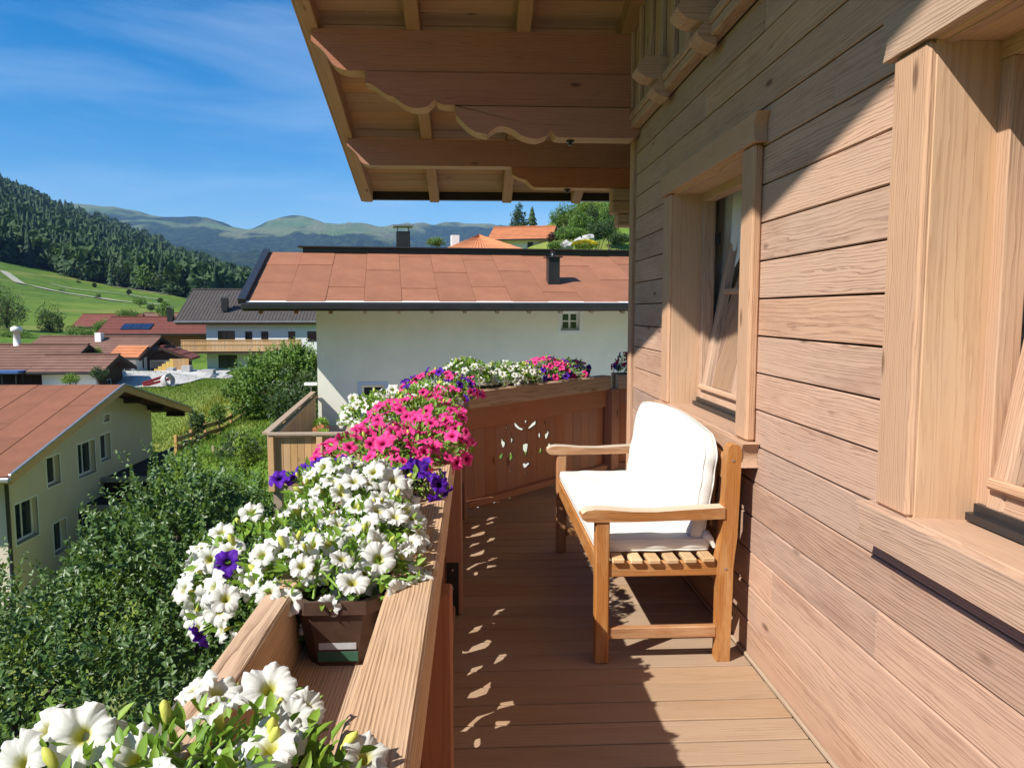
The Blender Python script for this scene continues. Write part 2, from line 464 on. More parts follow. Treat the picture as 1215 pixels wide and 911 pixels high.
M_BROWNWOOD = wood('brown_facade_wood', (0.24, 0.095, 0.045), (0.14, 0.05, 0.025), (0.1, 0.04, 0.02), ring=0.05, contrast=0.5)
M_FENCE = wood('fence_pine', (0.36, 0.24, 0.11), (0.2, 0.12, 0.06), (0.15, 0.09, 0.05), contrast=0.5)
M_BLACK = plain('black_steel', (0.012, 0.012, 0.013), 0.45, 0.5, 40, 0.3)
M_DARKMETAL = plain('dark_sheet_metal', (0.022, 0.021, 0.022), 0.35, 0.5, 3, 0.2)
M_GREYMETAL = plain('grey_sheet_metal', (0.33, 0.33, 0.34), 0.4, 0.5, 4, 0.15, metallic=0.6)
M_SCREW = plain('screw_steel', (0.55, 0.55, 0.56), 0.3, 0.6, metallic=1.0)
M_SEAL = plain('dark_gap', (0.02, 0.013, 0.01), 0.9, 0.1)
M_FABRIC = plain('cream_canvas', (0.65, 0.65, 0.61), 0.85, 0.15, 6, 0.025, 0.25, 900)
M_POT = plain('brown_plastic', (0.075, 0.042, 0.030), 0.38, 0.45, 25, 0.25, 0.1, 30)
M_SOIL = plain('potting_soil', (0.030, 0.020, 0.013), 0.95, 0.1, 60, 0.5, 1.0, 90)
M_STICKER = plain('grey_sticker', (0.42, 0.43, 0.44), 0.4, 0.4, 60, 0.1)
M_STICKERG = plain('green_sticker', (0.04, 0.11, 0.07), 0.4, 0.4)
M_CURTAIN = plain('net_curtain', (0.68, 0.70, 0.70), 0.9, 0.1, 30, 0.06)
M_ROOMDARK = plain('room_plaster', (0.42, 0.39, 0.35), 0.9, 0.1)
M_PLASTER_W = plain('white_render', (0.80, 0.79, 0.665), 0.9, 0.15, 1.5, 0.05, 0.5, 120)
M_PLASTER_B = plain('beige_render', (0.66, 0.585, 0.455), 0.9, 0.15, 1.2, 0.04, 0.5, 120)
M_PLASTER_N = plain('bright_render', (0.80, 0.80, 0.79), 0.9, 0.15, 2, 0.02)
M_PLASTER_BLUE = plain('pale_blue_paint', (0.50, 0.60, 0.72), 0.9, 0.15)
M_WFRAME = plain('white_window_frame', (0.78, 0.79, 0.77), 0.4, 0.4)
M_GLASS = glassmat('window_glass')
M_GLASSW = glassmat('window_glass_warm', (0.09, 0.085, 0.05), 0.05)
M_CONC = plain('concrete', (0.42, 0.41, 0.39), 0.9, 0.2, 4, 0.15, 0.4, 60)
M_REDPL = plain('red_plastic', (0.45, 0.04, 0.03), 0.5)
M_YELLOWPL = plain('yellow_formwork', (0.70, 0.47, 0.12), 0.6, 0.3, 5, 0.15)
M_TERRA = plain('terracotta_pot', (0.45, 0.16, 0.07), 0.7, 0.3, 10, 0.12)
M_SOLAR = plain('solar_glass', (0.012, 0.022, 0.06), 0.12, 0.8)
M_BARK = plain('bark', (0.11, 0.085, 0.065), 0.95, 0.1, 14, 0.4, 0.9, 25)
M_BLUECLOTH = plain('blue_tarpaulin', (0.05, 0.12, 0.32), 0.5)

# ================================================================== the chalet we stand at
WX = 1.19
RS = 0.2825
def raft_z(y): return 3.443 - RS * (y - 5.57)          # underside of the rafters
chalet = thing('timber_chalet', 'timber chalet with horizontal larch boarding and deep carved eaves above balcony', 'house', (2.2, 2.0, -2.6))
W1 = (3.305, 4.50, 0.93, 2.18)
W2 = (0.75, 1.95, 0.93, 2.18)
# masonry / log core with real window openings
core = []
def slab(y0, y1, z0, z1): core.append(((1.226, y0, z0), (1.42, y1, z1)))
slab(-3, .75, -2.6, 3.2); slab(1.95, 3.305, -2.6, 3.2); slab(4.5, 5.75, -2.6, 3.2)
for (a, b, c, d) in (W1, W2): slab(a, b, -2.6, c - .02); slab(a, b, d + .02, 3.2)
core += [((1.42, -3, -2.6), (6, -2.8, 3.2)), ((1.42, 5.55, -2.6), (6, 5.75, 3.2)), ((6, -3, -2.6), (6.2, 5.75, 3.2)),
         ((1.43, -2.8, -.2), (6, 5.55, -.05)), ((1.43, -2.8, 2.6), (6, 5.55, 2.8))]
joined('wall_core', core, M_ROOMDARK, chalet)
joined('rear_wing', [((1.75, 5.76, -2.6), (6.2, 7.75, 2.66))], M_PLASTER_W, chalet)
# horizontal boards
PITCH = 0.155
for k in range(18):
    z0 = k * PITCH; z1 = z0 + PITCH
    cuts = []
    for (a, b, c, d) in (W1, W2):
        if z1 > c + .01 and z0 < d - .02: cuts.append((a - .03, b + .03))
    segs = []; y = -2.6
    for (a, b) in sorted(cuts): segs.append((y, a)); y = b
    segs.append((y, 5.668))
    for (a, b) in segs:
        js = []
        if b - a > 3.2:
            yj = a + 1.2 + (k * 1.37 % 1.0) * (b - a - 2.4)
            js = [yj] if b - a < 5 else [yj, min(b - .8, yj + 2.9)]
            js = [j for j in js if a + .6 < j < b - .6]
        ps = [a] + sorted(set(js)) + [b]
        for p, q in zip(ps[:-1], ps[1:]):
            off = random.uniform(-.0015, .0015)
            board('wall_board', (WX + .0175 + off, p + .001, (z0 + z1) / 2), (WX + .0175 + off, q - .001, (z0 + z1) / 2), PITCH - .0065, .035, (0, 0, 1), M_WALL, chalet, .0025)
joined('board_backing', [((1.2265 - .004, -2.6, 0), (1.2258, W2[0] - .03, 2.79)), ((1.2225, W2[1] + .03, 0), (1.2258, W1[0] - .03, 2.79)), ((1.2225, W1[1] + .03, 0), (1.2258, 5.66, 2.79))], M_SEAL, chalet)
# corner board (two fluted strips)
board('corner_board', (1.20, 5.715, -.05), (1.20, 5.715, 2.79), .05, .07, (0, 1, 0), M_TRIM, chalet, .008)
board('corner_board', (1.195, 5.765, -.05), (1.195, 5.765, 2.79), .045, .06, (0, 1, 0), M_TRIM, chalet, .008)
# skirting strip at the deck
board('skirting_strip', (1.183, -2.6, .008), (1.183, 5.66, .008), .016, .014, (0, 0, 1), M_PINEDK, chalet)

def make_window(W, label):
    a, b, c, d = W
    fx0, fx1 = 1.335, 1.40
    fxm = (fx0 + fx1) / 2
    win = board('window', (fxm, a, d - .025), (fxm, b, d - .025), .05, fx1 - fx0, (0, 0, 1), M_TRIM, chalet)
    for (p, q) in (((fxm, a + .025, c), (fxm, a + .025, d - .05)), ((fxm, b - .025, c), (fxm, b - .025, d - .05))): board('frame_board', p, q, .05, fx1 - fx0, (0, 1, 0), M_TRIM, win)
    board('frame_board', (fxm, a + .05, c + .018), (fxm, b - .05, c + .018), .035, fx1 - fx0, (0, 0, 1), M_TRIM, win)
    win['label'] = label
    # lining boards of the reveal
    board('reveal_board', (1.262, b + .008, c - .01), (1.262, b + .008, d), .19, .02, (1, 0, 0), M_REVEAL, win)
    board('reveal_board', (1.262, a - .008, c - .01), (1.262, a - .008, d), .19, .02, (1, 0, 0), M_REVEAL, win)
    board('reveal_board', (1.262, a - .018, d + .008), (1.262, b + .018, d + .008), .19, .02, (1, 0, 0), M_REVEAL, win)
    # casing posts, lintel, sill
    board('casing_post', (1.169, b + .083, .95), (1.169, b + .083, 2.18), .165, .044, (0, 1, 0), M_TRIM, win, .012)
    board('casing_post', (1.169, a - .071, .95), (1.169, a - .071, 2.18), .142, .044, (0, 1, 0), M_TRIM, win, .012)
    def ogee_board(nm, y0, y1, z0, z1, x0, x1):
        h = z1 - z0; pr = []
        for i in range(9):
            t = i / 8
            pr.append((-.022 * math.sin(t * math.pi) + .012 * t, t * h))
        poly = [(y0 - p[0], z0 + p[1]) for p in pr] + [(y1 + p[0], z0 + p[1]) for p in pr[::-1]]
        ym, zm = (y0 + y1) / 2, (z0 + z1) / 2
        poly = [(p[0] - ym, p[1] - zm) for p in poly]
        return prism(nm, poly, x1 - x0, frame(((x0 + x1) / 2, ym, zm), (0, 1, 0), (0, 0, 1), (1, 0, 0)), M_TRIM, win)
    ogee_board('lintel', a - .185, b + .20, 2.182, 2.298, 1.135, 1.188)
    ogee_board('sill_fascia', a - .185, b + .20, .846, .948, 1.118, 1.188)
    board('sill_board', (1.245, a + .0, .938), (1.245, b - .0, .938), .20, .022, (1, 0, -.06), M_TRIM, win)
    joined('sill_profile', [((1.296, a + .02, .951), (1.334, b - .02, .972)), ((1.318, a + .02, .972), (1.334, b - .02, .995))], M_DARKMETAL, win)
    # sash tilted inwards about its foot
    ang = math.radians(9.5)
    h, w = d - c - .09, b - a - .10
    ez = V(math.sin(ang), 0, math.cos(ang)); ey = V(0, 1, 0); ex = ey.cross(ez)
    org = V(1.352, (a + b) / 2, c + .05)
    def P(u, v, n=0.0): return org + ey * u + ez * v + ex * n
    st = .062
    board('sash_stile', P(w / 2 - st / 2, 0), P(w / 2 - st / 2, h), st, .056, ey, M_TRIM, win, .008)
    board('sash_stile', P(-w / 2 + st / 2, 0), P(-w / 2 + st / 2, h), st, .056, ey, M_TRIM, win, .008)
    board('sash_rail', P(-w / 2 + st, st / 2), P(w / 2 - st, st / 2), st, .054, ez, M_TRIM, win, .008)
    board('sash_rail', P(-w / 2 + st, h - st / 2), P(w / 2 - st, h - st / 2), st, .054, ez, M_TRIM, win, .008)
    board('drip_rail', P(-w / 2 + .02, .075, -.04), P(w / 2 - .02, .075, -.04), .03, .03, ez, M_TRIM, win, .008)
    board('muntin', P(-w / 2 + st, h * .55, -.008), P(w / 2 - st, h * .55, -.008), .03, .03, ez, M_TRIM, win, .006)
    board('sash_stile', P(0, st), P(0, h - st), .075, .052, ey, M_TRIM, win, .008)
    for s in (-1, 1):
        for lo, hi in ((st, h * .55 - .015), (h * .55 + .015, h - st)):
            u0, u1 = (s * .0375, s * (w / 2 - st))
            pts = [P(u0, lo, -.004), P(u1, lo, -.004), P(u1, hi, -.004), P(u0, hi, -.004)]
            q = [p + ex * .012 for p in pts]
            put('pane', mesh_py('pane', pts + q, [[0, 1, 2, 3], [7, 6, 5, 4], [0, 4, 5, 1], [1, 5, 6, 2], [2, 6, 7, 3], [3, 7, 4, 0]], M_PANE), None, win)
    for zz in (c + .35, c + .95):
        joined('hinge', [((1.40, b - .075, zz), (1.425, b - .05, zz + .07))], M_BLACK, win)
    # net curtains hanging inside
    for s in (-1, 1):
        n = 60; vs, fs = [], []
        for i in range(n + 1):
            t = i / n
            for zt in (0, .35, .7, 1):
                gather = 1 - .45 * math.exp(-((zt - .42) / .22) ** 2)
                y = (a + b) / 2 + s * (1.0 - .97 * t * gather)
                vs.append((1.50 + .02 * math.sin(t * 42) * (1.0 + .4 * zt), y, c - .02 + zt * (d - c + .1)))
        for i in range(n):
            for j in range(3): k = i * 4 + j; fs.append([k, k + 4, k + 5, k + 1])
        put('curtain', mesh_py('curtain', vs, fs, M_CURTAIN, True), None, win)
M_PANE = bpy.data.materials.new('clear_pane'); M_PANE.use_nodes = True
_nt = M_PANE.node_tree; _b = _nt.nodes['Principled BSDF']
_gl = nd(_nt, 'ShaderNodeBsdfGlossy', Roughness=0.01); _tr = nd(_nt, 'ShaderNodeBsdfTransparent'); _fr = nd(_nt, 'ShaderNodeFresnel', IOR=1.5)
_tr.inputs['Color'].default_value = (0.82, 0.88, 0.87, 1)
_ms = nd(_nt, 'ShaderNodeMixShader'); lk(_nt, mathn(_nt, 'ADD', _fr.outputs[0], 0.06), _ms.inputs[0])
lk(_nt, _tr.outputs[0], _ms.inputs[1]); lk(_nt, _gl.outputs[0], _ms.inputs[2]); lk(_nt, _ms.outputs[0], _nt.nodes['Material Output'].inputs['Surface'])
make_window(W1, 'tilted timber window above the bench')
make_window(W2, 'tilted timber window beyond the bare wall boards')

# upper gable: vertical boards over a ledge, carved joist ends
y = 2.2; i = 0
while y < 5.64:
    w = .128 + .02 * ((i * 7) % 3)
    w = min(w, 5.66 - y)
    zt = raft_z(y + w / 2) + .1
    board('gable_board', (1.165, y + w / 2, 2.83), (1.165, y + w / 2, zt), w - .004, .03, (0, 1, 0), M_WALL, chalet)
    if i % 2: board('gable_batten', (1.135, y, 2.90), (1.135, y, zt), .045, .03, (0, 1, 0), M_WALL, chalet, .006)
    y += w; i += 1
board('ledge_board', (1.155, 2.0, 2.815), (1.155, 5.66, 2.815), .05, .07, (0, 0, 1), M_WALL, chalet, .006)
board('ledge_board', (1.135, 2.0, 2.865), (1.135, 5.66, 2.865), .045, .05, (0, 0, 1), M_WALL, chalet, .006)
def ogee(n=8):
    return [(.5 - .5 * math.cos(math.pi * t / n), t / n) for t in range(n + 1)]
jp = [(0.0, .0)] + [(-.06 - .035 * math.sin(math.pi * t / 6), .02 + .085 * t / 6) for t in range(7)] + [(-.14 - .05 * math.sin(math.pi * t / 6), .12 + .10 * t / 6) for t in range(7)] + [(-.14, .24), (0, .24)]
for yc in (4.68, 3.78, 2.88):
    prism('joist_end', [(p[0], p[1]) for p in jp], .15, frame((1.15, yc, 2.745), (1, 0, 0), (0, 0, 1), (0, -1, 0)), M_WALL, chalet)

# ------------------------------------------------------------------ roof with purlins, rafters, soffit boards
nrm = V(0, RS, 1).normalized(); dwn = V(0, 1, -RS).normalized()
def roof_pt(x, y, h): return V(x, y, raft_z(y)) + nrm * h
yt, ye = -4.5, 8.42
vs = [roof_pt(x, yy, h) for h in (.166, .34) for (x, yy) in ((-1.20, yt), (6.6, yt), (6.6, ye + .05), (-1.20, ye + .05))]
roof = put('roof', mesh_py('roof', vs, [[3, 2, 1, 0], [4, 5, 6, 7], [0, 1, 5, 4], [1, 2, 6, 5], [2, 3, 7, 6], [3, 0, 4, 7]], M_DARKMETAL), None, chalet)
yy = ye
while yy > 3.2:
    board('soffit_board', roof_pt(-1.19, yy - .07, .152), roof_pt(2.6, yy - .07, .152), .1455, .024, dwn, M_SOFFIT, roof, .006)
    yy -= .142
kind_s = board('soffit_board', roof_pt(-1.19, (yy + yt) / 2, .152), roof_pt(2.6, (yy + yt) / 2, .152), (yy - yt) * 1.039, .022, dwn, M_SOFFIT, roof)
for xr in (-1.115, -0.41, 0.36, 1.10, 1.85):
    board('rafter', roof_pt(xr, yt + .2, .07), roof_pt(xr, ye - .04, .07), .10, .139, (1, 0, 0), M_RAFTER, roof, .006)
# barge board and jagged tile edge along the verge
board('barge_board', roof_pt(-1.186, yt, .10), roof_pt(-1.186, ye + .02, .10), .13, .022, nrm, M_RAFTER, roof)
for j in range(26):
    yj = ye - .02 - j * .33
    board('verge_tile', roof_pt(-1.212, yj - .31, .235), roof_pt(-1.212, yj, .225), .14, .022, nrm, M_DARKMETAL, roof)
board('eave_board', roof_pt(-1.19, ye + .02, .11), roof_pt(2.6, ye + .02, .11), .11, .03, nrm, M_DARKMETAL, roof)

def purlin(profile, y0, th, nm='purlin'):
    """profile in (x,z); the sawn lower edge shows a paler wood"""
    vs, fs = prism_geo(profile, th)
    cx = sum(p[0] for p in profile) / len(profile)
    me = mesh_py(nm, vs, fs, [M_BEAM, M_BEAMEND])
    for p in me.polygons:
        if abs(p.normal.z) < .5 and p.normal.y < -.15: p.material_index = 1
    return put(nm, me, frame((0, y0 + th / 2, 0), (1, 0, 0), (0, 0, 1), (0, -1, 0)), roof)
def tip_curve(x0, x1, z1, z0):
    """rounded carved end rising from (x1,z0) to the tip (x0,z1)"""
    out = []
    for t in np.linspace(0, 1, 9):
        out.append((x1 + (x0 - x1) * t - .02 * math.sin(t * math.pi * 2), z0 + (z1 - z0) * (t ** 1.2) - .02 * math.sin(math.pi * t)))
    return out
P1 = tip_curve(-1.115, -.86, 3.36, 3.163)
purlin([(1.186, 3.163)] + P1 + [(-1.115, 3.405), (-1.10, 3.44), (1.186, 3.44)], 5.575, .16)
def scallop(xa, za, xb, zb, waves):
    """S-curves along the lower edge from the left end towards the right"""
    out = []
    for t in np.linspace(0, 1, 8): out.append((xa + (xb - xa) * t * .5, za + (zb - za) * (.5 - .5 * math.cos(math.pi * t)) * .55))
    for t in np.linspace(.12, 1, 8): out.append((xa + (xb - xa) * (.5 + .5 * t), za + (zb - za) * (.55 + .45 * math.sin(t * math.pi / 2)) - .012 * math.sin(math.pi * t)))
    return out
low2 = scallop(-.745, 3.08, -.36, 2.915, 1) + [(-.315, 2.925), (-.285, 2.955), (-.265, 2.975), (-.245, 2.95), (-.20, 2.937)]
purlin([(-.745, 3.158)] + low2 + [(1.186, 2.937), (1.186, 3.158)], 5.565, .17)
low3 = [(-.123, 2.935), (-.118, 2.87), (-.09, 2.84), (-.04, 2.79)] + [(-.04 + .10 * t, 2.79 - .045 * math.sin(t * math.pi / 2)) for t in (.3, .6, 1)] \
    + [(.10, 2.735), (.13, 2.765), (.17, 2.79), (.22, 2.795), (.28, 2.775), (.34, 2.735), (.40, 2.715), (.46, 2.71), (.52, 2.73), (.555, 2.775), (.57, 2.755), (.585, 2.728), (.62, 2.722)]
purlin(low3 + [(1.15, 2.722), (1.18, 2.745), (1.186, 2.78), (1.186, 2.930), (-.123, 2.930)], 5.56, .18)
P2 = tip_curve(-1.115, -.905, 2.96, 2.79)
purlin([(1.74, 2.79)] + P2 + [(-1.115, 2.985), (-1.10, 3.02), (1.74, 3.02)], 7.05, .16)
l22 = [(.345, 2.786), (.36, 2.72), (.42, 2.69), (.48, 2.675), (.50, 2.655), (.53, 2.625), (.56, 2.61)]
purlin(l22 + [(1.745, 2.605), (1.745, 2.786)], 7.06, .16)
for (x, y, z) in ((-.06, 5.65, 2.933), (.70, 5.65, 2.718), (.86, 7.13, 2.603)):
    vsb, fsb = tube_geo([(x, y, z + .01), (x, y, z - .012), (x, y, z - .013), (x, y, z - .03)], [.028, .028, .014, .012], 10)
    put('bolt', mesh_py('bolt', vsb, fsb, M_BLACK), None, roof)
for j in range(3):
    board('log_end', (1.26 + .05 * (j == 2), 7.13, 2.555 - j * .115), (1.78, 7.13, 2.555 - j * .115), .112, .17, (0, 0, 1), M_WALL, chalet, .01)

# ------------------------------------------------------------------ balcony floor
floor = joined('balcony_floor', [((-.30, -2.4, -.22), (1.21, 5.70, -.034)), ((.3, 5.70, -.22), (1.74, 6.6, -.034))], M_BROWNWOOD)  # solid slab added unseen under the floor boards to block light
kind(floor, 'structure')
yy = -2.3
while yy < 7.2:
    w = .142
    x0, x1 = -.20, 1.178
    if yy > 5.62: x0 = -.05 + (yy + w / 2 - 5.71) * .9236 - .06; x1 = 1.74
    if x1 - x0 > .1:
        dz = random.uniform(-.0012, .0012)
        board('floor_board', (x0, yy + w / 2, -.016 + dz), (x1, yy + w / 2, -.016 + dz), w - .0085, .032, (0, 1, 0), M_DECK, floor, .003)
    yy += w

# ------------------------------------------------------------------ balcony railing
A = np.array([-.040, 5.712, 0]); C = np.array([1.293, 7.150, 0])
E2 = (C - A) / np.linalg.norm(C - A); N2 = np.array([-E2[1], E2[0], 0])
def on_far(x, y):
    d = ray(x, y); p = CO + d * (np.dot(A - CO, N2) / np.dot(d, N2))
    return (float(np.dot(p - A, E2)), float(p[2]))
SH = [[(595, 345), (610, 340), (613, 365), (607, 380), (600, 380), (596, 360)],
      [(540, 378), (550, 376), (575, 402), (595, 410), (585, 418), (560, 408), (545, 395)],
      [(663, 360), (660, 385), (640, 400), (612, 415), (618, 400), (640, 375)],
      [(700, 370), (706, 362), (709, 380), (703, 385)],
      [(722, 405), (732, 430), (722, 460), (708, 465), (705, 440), (718, 430)],
      [(684, 420), (685, 455), (675, 460), (669, 440)],
      [(684, 500), (693, 525), (685, 543), (675, 540), (677, 520)],
      [(722, 490), (738, 488), (742, 500), (735, 518), (722, 505)],
      [(500, 395), (507, 402), (503, 415), (497, 408)],
      [(478, 452), (484, 475), (497, 485), (492, 508), (478, 510), (470, 488), (472, 465)],
      [(522, 445), (537, 468), (533, 485), (524, 483)],
      [(517, 540), (527, 535), (537, 565), (527, 580), (514, 578)],
      [(458, 560), (470, 545), (484, 545), (480, 565), (465, 580)],
      [(587, 495), (605, 488), (620, 492), (615, 525), (607, 560), (600, 560), (598, 540), (587, 520)],
      [(585, 600), (598, 592), (605, 600), (620, 587), (627, 600), (605, 622), (592, 618)]]
for (cx_, cy_, r_) in ((524, 637, 5), (605, 648, 5), (684, 598, 4)):
    SH.append([(cx_ + r_ * math.cos(t), cy_ + r_ * math.sin(t)) for t in np.linspace(0, 2 * math.pi, 8)[:-1]])
MOT = [[on_far(500 + p[0] / 4.554, 420 + p[1] / 4.554) for p in s] for s in SH]
MS = on_far(500 + 605 / 4.554, 480)[0]
MOT = [[(p[0] - MS, p[1]) for p in s] for s in MOT]

# cut-outs of the long side, from the sun patches they throw on the floor boards
PAT = [[(210, 80), (250, 40), (300, 20), (330, 0), (370, 8), (355, 30), (330, 50), (270, 65)], [(85, 130), (115, 118), (135, 85), (152, 62), (158, 80), (182, 88), (155, 105), (155, 130), (138, 148), (115, 132)],
       [(402, 150), (435, 102), (485, 100), (460, 130), (432, 152)], [(212, 235), (245, 195), (315, 178), (300, 195), (238, 236)],
       [(212, 408), (240, 372), (300, 345), (350, 300), (366, 298), (360, 340), (340, 378), (300, 392), (245, 395)], [(80, 475), (105, 455), (135, 395), (145, 395), (135, 425), (148, 430), (132, 455), (138, 480), (118, 495), (100, 475)],
       [(415, 500), (455, 445), (530, 440), (533, 460), (470, 472)], [(82, 665), (180, 625), (245, 560), (320, 538), (395, 515), (385, 528), (300, 565), (235, 628), (180, 630), (90, 668)],
       [(412, 610), (420, 580), (445, 560), (440, 575), (490, 575), (530, 552), (500, 590), (440, 610)], [(279 + 18 * math.cos(t), 729 + 25 * math.sin(t)) for t in np.linspace(0, 2 * math.pi, 10)[:-1]]]
PAT = [[(520 + p[0] / 6.035, 760 + p[1] / 6.035) for p in s] for s in PAT] + [[(520 + p[0] / 2.2775, 420 + p[1] / 2.2775) for p in s] for s in
       ([(145, 708), (160, 692), (188, 686), (165, 700)], [(145, 725), (165, 713), (172, 718), (155, 727)], [(82, 752), (100, 738), (120, 733), (105, 748)])]
def floor_to_panel(px, py):
    q = on_z(px, py, 0); z = (q[0] + .169) / .866
    return (q[1] - .6 * z - 2.82, z)
NMOT = []
for s in PAT:
    q = [floor_to_panel(*p) for p in s]; cy_ = sum(p[0] for p in q) / len(q); cz_ = sum(p[1] for p in q) / len(q)
    NMOT.append([(cy_ + (p[0] - cy_) * 1.1 + math.copysign(.006, p[0] - cy_), cz_ + (p[1] - cz_) * 1.1 + math.copysign(.011, p[1] - cz_)) for p in q])

railing = thing('balcony_railing', 'larch balcony railing with carved cut-out flowers and planter trough', 'railing', (-.12, 2.5, 0))
UP = V(0, 0, 1)
def rail_run(p0, p1, bw, motifs, posts, trough=True, mot=None):
    mot = mot or MOT
    p0, p1 = Vector((*p0, 0)), Vector((*p1, 0))
    L = (p1 - p0).length; e = (p1 - p0) / L; n = V(-e.y, e.x, 0)
    def P(s, o, z): return p0 + e * s + n * o + UP * z
    board('top_rail', P(0, .055, .831), P(L, .055, .831), .106, .132, n, M_RAIL, railing, .007)
    board('rail_apron', P(0, .058, .682), P(L, .058, .682), .164, .04, UP, M_PANEL, railing, .004)
    board('plinth_rail', P(0, .045, .026), P(L, .045, .026), .052, .07, UP, M_PANEL, railing, .006)
    nb = max(1, round(L / bw)); w = L / nb
    for i in range(nb):
        c = (i + .5) * w
        outer = [(-w / 2 + .0015, .02), (w / 2 - .0015, .02), (w / 2 - .0015, .645), (-w / 2 + .0015, .645)]
        hs = []
        for m in motifs:
            for s in mot:
                q = [(p[0] + m - c, p[1]) for p in s]
                if min(p[0] for p in q) < w / 2 and max(p[0] for p in q) > -w / 2: hs.append(q)
        vs, fs = holed_geo(outer, hs, .016)
        # grain runs along local X, so the board's height goes on X
        vs = [(v[1] - .35, -v[0], v[2]) for v in vs]
        put('panel_board', mesh_py('panel_board', vs, fs, M_PANEL), frame(P(c, .082, .35), UP, -e, n), railing)
    if trough:
        board('trough_rail', P(0, .335, .815), P(L, .335, .815), .16, .062, UP, M_RAIL, railing, .006)
        board('trough_floor', P(0, .21, .7225), P(L, .21, .7225), .24, .028, n, M_RAIL, railing)
    for s in posts:
        po = board('post', P(s + .045, .018, 0), P(s + .045, .018, .764), .088, .088, n, M_PANEL, railing, .006)
        br = board('bracket', P(s - .004, .022, .004), P(s - .004, .022, .27), .058, .007, n, M_BLACK, po, .001)
        for z in (.05, .14, .235):
            vsb, fsb = tube_geo([P(s - .006, .022, z), P(s - .0115, .022, z)], [.008, .006], 8)
            put('screw', mesh_py('screw', vsb, fsb, M_SCREW), None, po)
rail_run((-.087, -2.3), (-.087, 5.70), .135, [2.3 + 1.08, 2.3 + 2.82, 2.3 + 4.56], [2.3 + .2, 2.3 + 1.95, 2.3 + 3.69, 2.3 + 5.44], True, NMOT)
rail_run((A[0], A[1]), (C[0], C[1]), .128, [MS], [], True)
board('post', (1.305, 7.185, 0), (1.305, 7.185, .77), .13, .09, E2, M_PANEL, railing, .006)
rail_run((1.36, 7.19), (1.742, 7.19), .13, [], [], True)

# ================================================================== bench and cushions
bench = thing('garden_bench', 'weathered orange-brown teak garden bench standing against the boarded wall', 'bench', (.8, 3.92, 0))
BY0, BY1 = 3.13, 4.71
def yprof(name, poly, y0, y1, mat, parent, smooth=False):
    """outline in (x,z) extruded along Y"""
    cx = sum(p[0] for p in poly) / len(poly); cz = sum(p[1] for p in poly) / len(poly)
    vs, fs = prism_geo([(p[0] - cx, p[1] - cz) for p in poly], y1 - y0)
    return put(name, mesh_py(name, vs, fs, mat), frame((cx, (y0 + y1) / 2, cz), (1, 0, 0), (0, 0, 1), (0, -1, 0)), parent)
def vprof(name, poly, y0, y1, mat, parent):
    """as yprof, but with the grain running up the piece"""
    cx = sum(p[0] for p in poly) / len(poly); cz = sum(p[1] for p in poly) / len(poly)
    vs, fs = prism_geo([(p[1] - cz, p[0] - cx) for p in poly], y1 - y0)
    return put(name, mesh_py(name, vs, fs, mat), frame((cx, (y0 + y1) / 2, cz), (0, 0, 1), (1, 0, 0), (0, 1, 0)), parent)
rear = [(1.035, 0), (1.093, 0), (1.097, .30), (1.098, .42), (1.112, .55), (1.122, .92), (1.116, .935), (1.10, .943), (1.078, .943), (1.066, .932), (1.060, .90), (1.048, .56), (1.030, .45), (1.030, .38), (1.036, .30)]
for y0, y1 in ((BY0, BY0 + .06), (BY1 - .06, BY1)):
    lg = board('front_leg', (.538, (y0 + y1) / 2, 0), (.538, (y0 + y1) / 2, .622), .06, .058, (1, 0, 0), M_TEAK, bench, .006)
    rl = vprof('rear_leg', rear, y0, y1, M_TEAK, bench)
    arm = [(.452, .632), (.445, .642), (.449, .656), (.466, .668), (.50, .674), (.56, .672), (.66, .663), (.76, .661), (.88, .668), (1.055, .676), (1.055, .628), (.90, .624), (.70, .620), (.50, .620), (.468, .622)]
    ya, yb = y0 - .006, y1 + .008
    me = yprof('armrest', arm, ya, yb, M_TEAK, bench)
    me.data.materials.append(M_ARMTOP)
    for p in me.data.polygons:
        if p.normal.y > .55 and abs(p.normal.z) < .3: p.material_index = 1
    board('side_rail', (.566, (y0 + y1) / 2, .408), (1.036, (y0 + y1) / 2, .408), .062, .034, (0, 0, 1), M_TEAK, bench, .004)
    board('stretcher', (.566, (y0 + y1) / 2, .128), (1.036, (y0 + y1) / 2, .128), .05, .034, (0, 0, 1), M_TEAK, bench, .004)
    ys = BY0 - .002 if y0 == BY0 else BY1 + .002
    for zz in (.876, .41):
        vsb, fsb = tube_geo([(1.085 if zz > .5 else 1.065, ys + .004, zz), (1.085 if zz > .5 else 1.065, ys - .001 if y0 == BY0 else ys + .001, zz)], [.007, .006], 8)
        put('screw', mesh_py('screw', vsb, fsb, M_SCREW), None, rl)
board('front_rail', (.545, BY0 + .055, .417), (.545, BY1 - .055, .417), .088, .056, (0, 0, 1), M_TEAK, bench, .004)
board('rear_rail', (1.055, BY0 + .055, .402), (1.055, BY1 - .055, .402), .07, .028, (0, 0, 1), M_TEAK, bench, .004)
for i in range(6):
    x = .605 + i * .077
    sag = -.006 * math.sin(i / 5 * math.pi)
    sl = board('seat_slat', (x, BY0 - .008, .452 + sag), (x, BY1 + .008, .452 + sag), .053, .022, (1, 0, 0), M_SLAT, bench, .007)
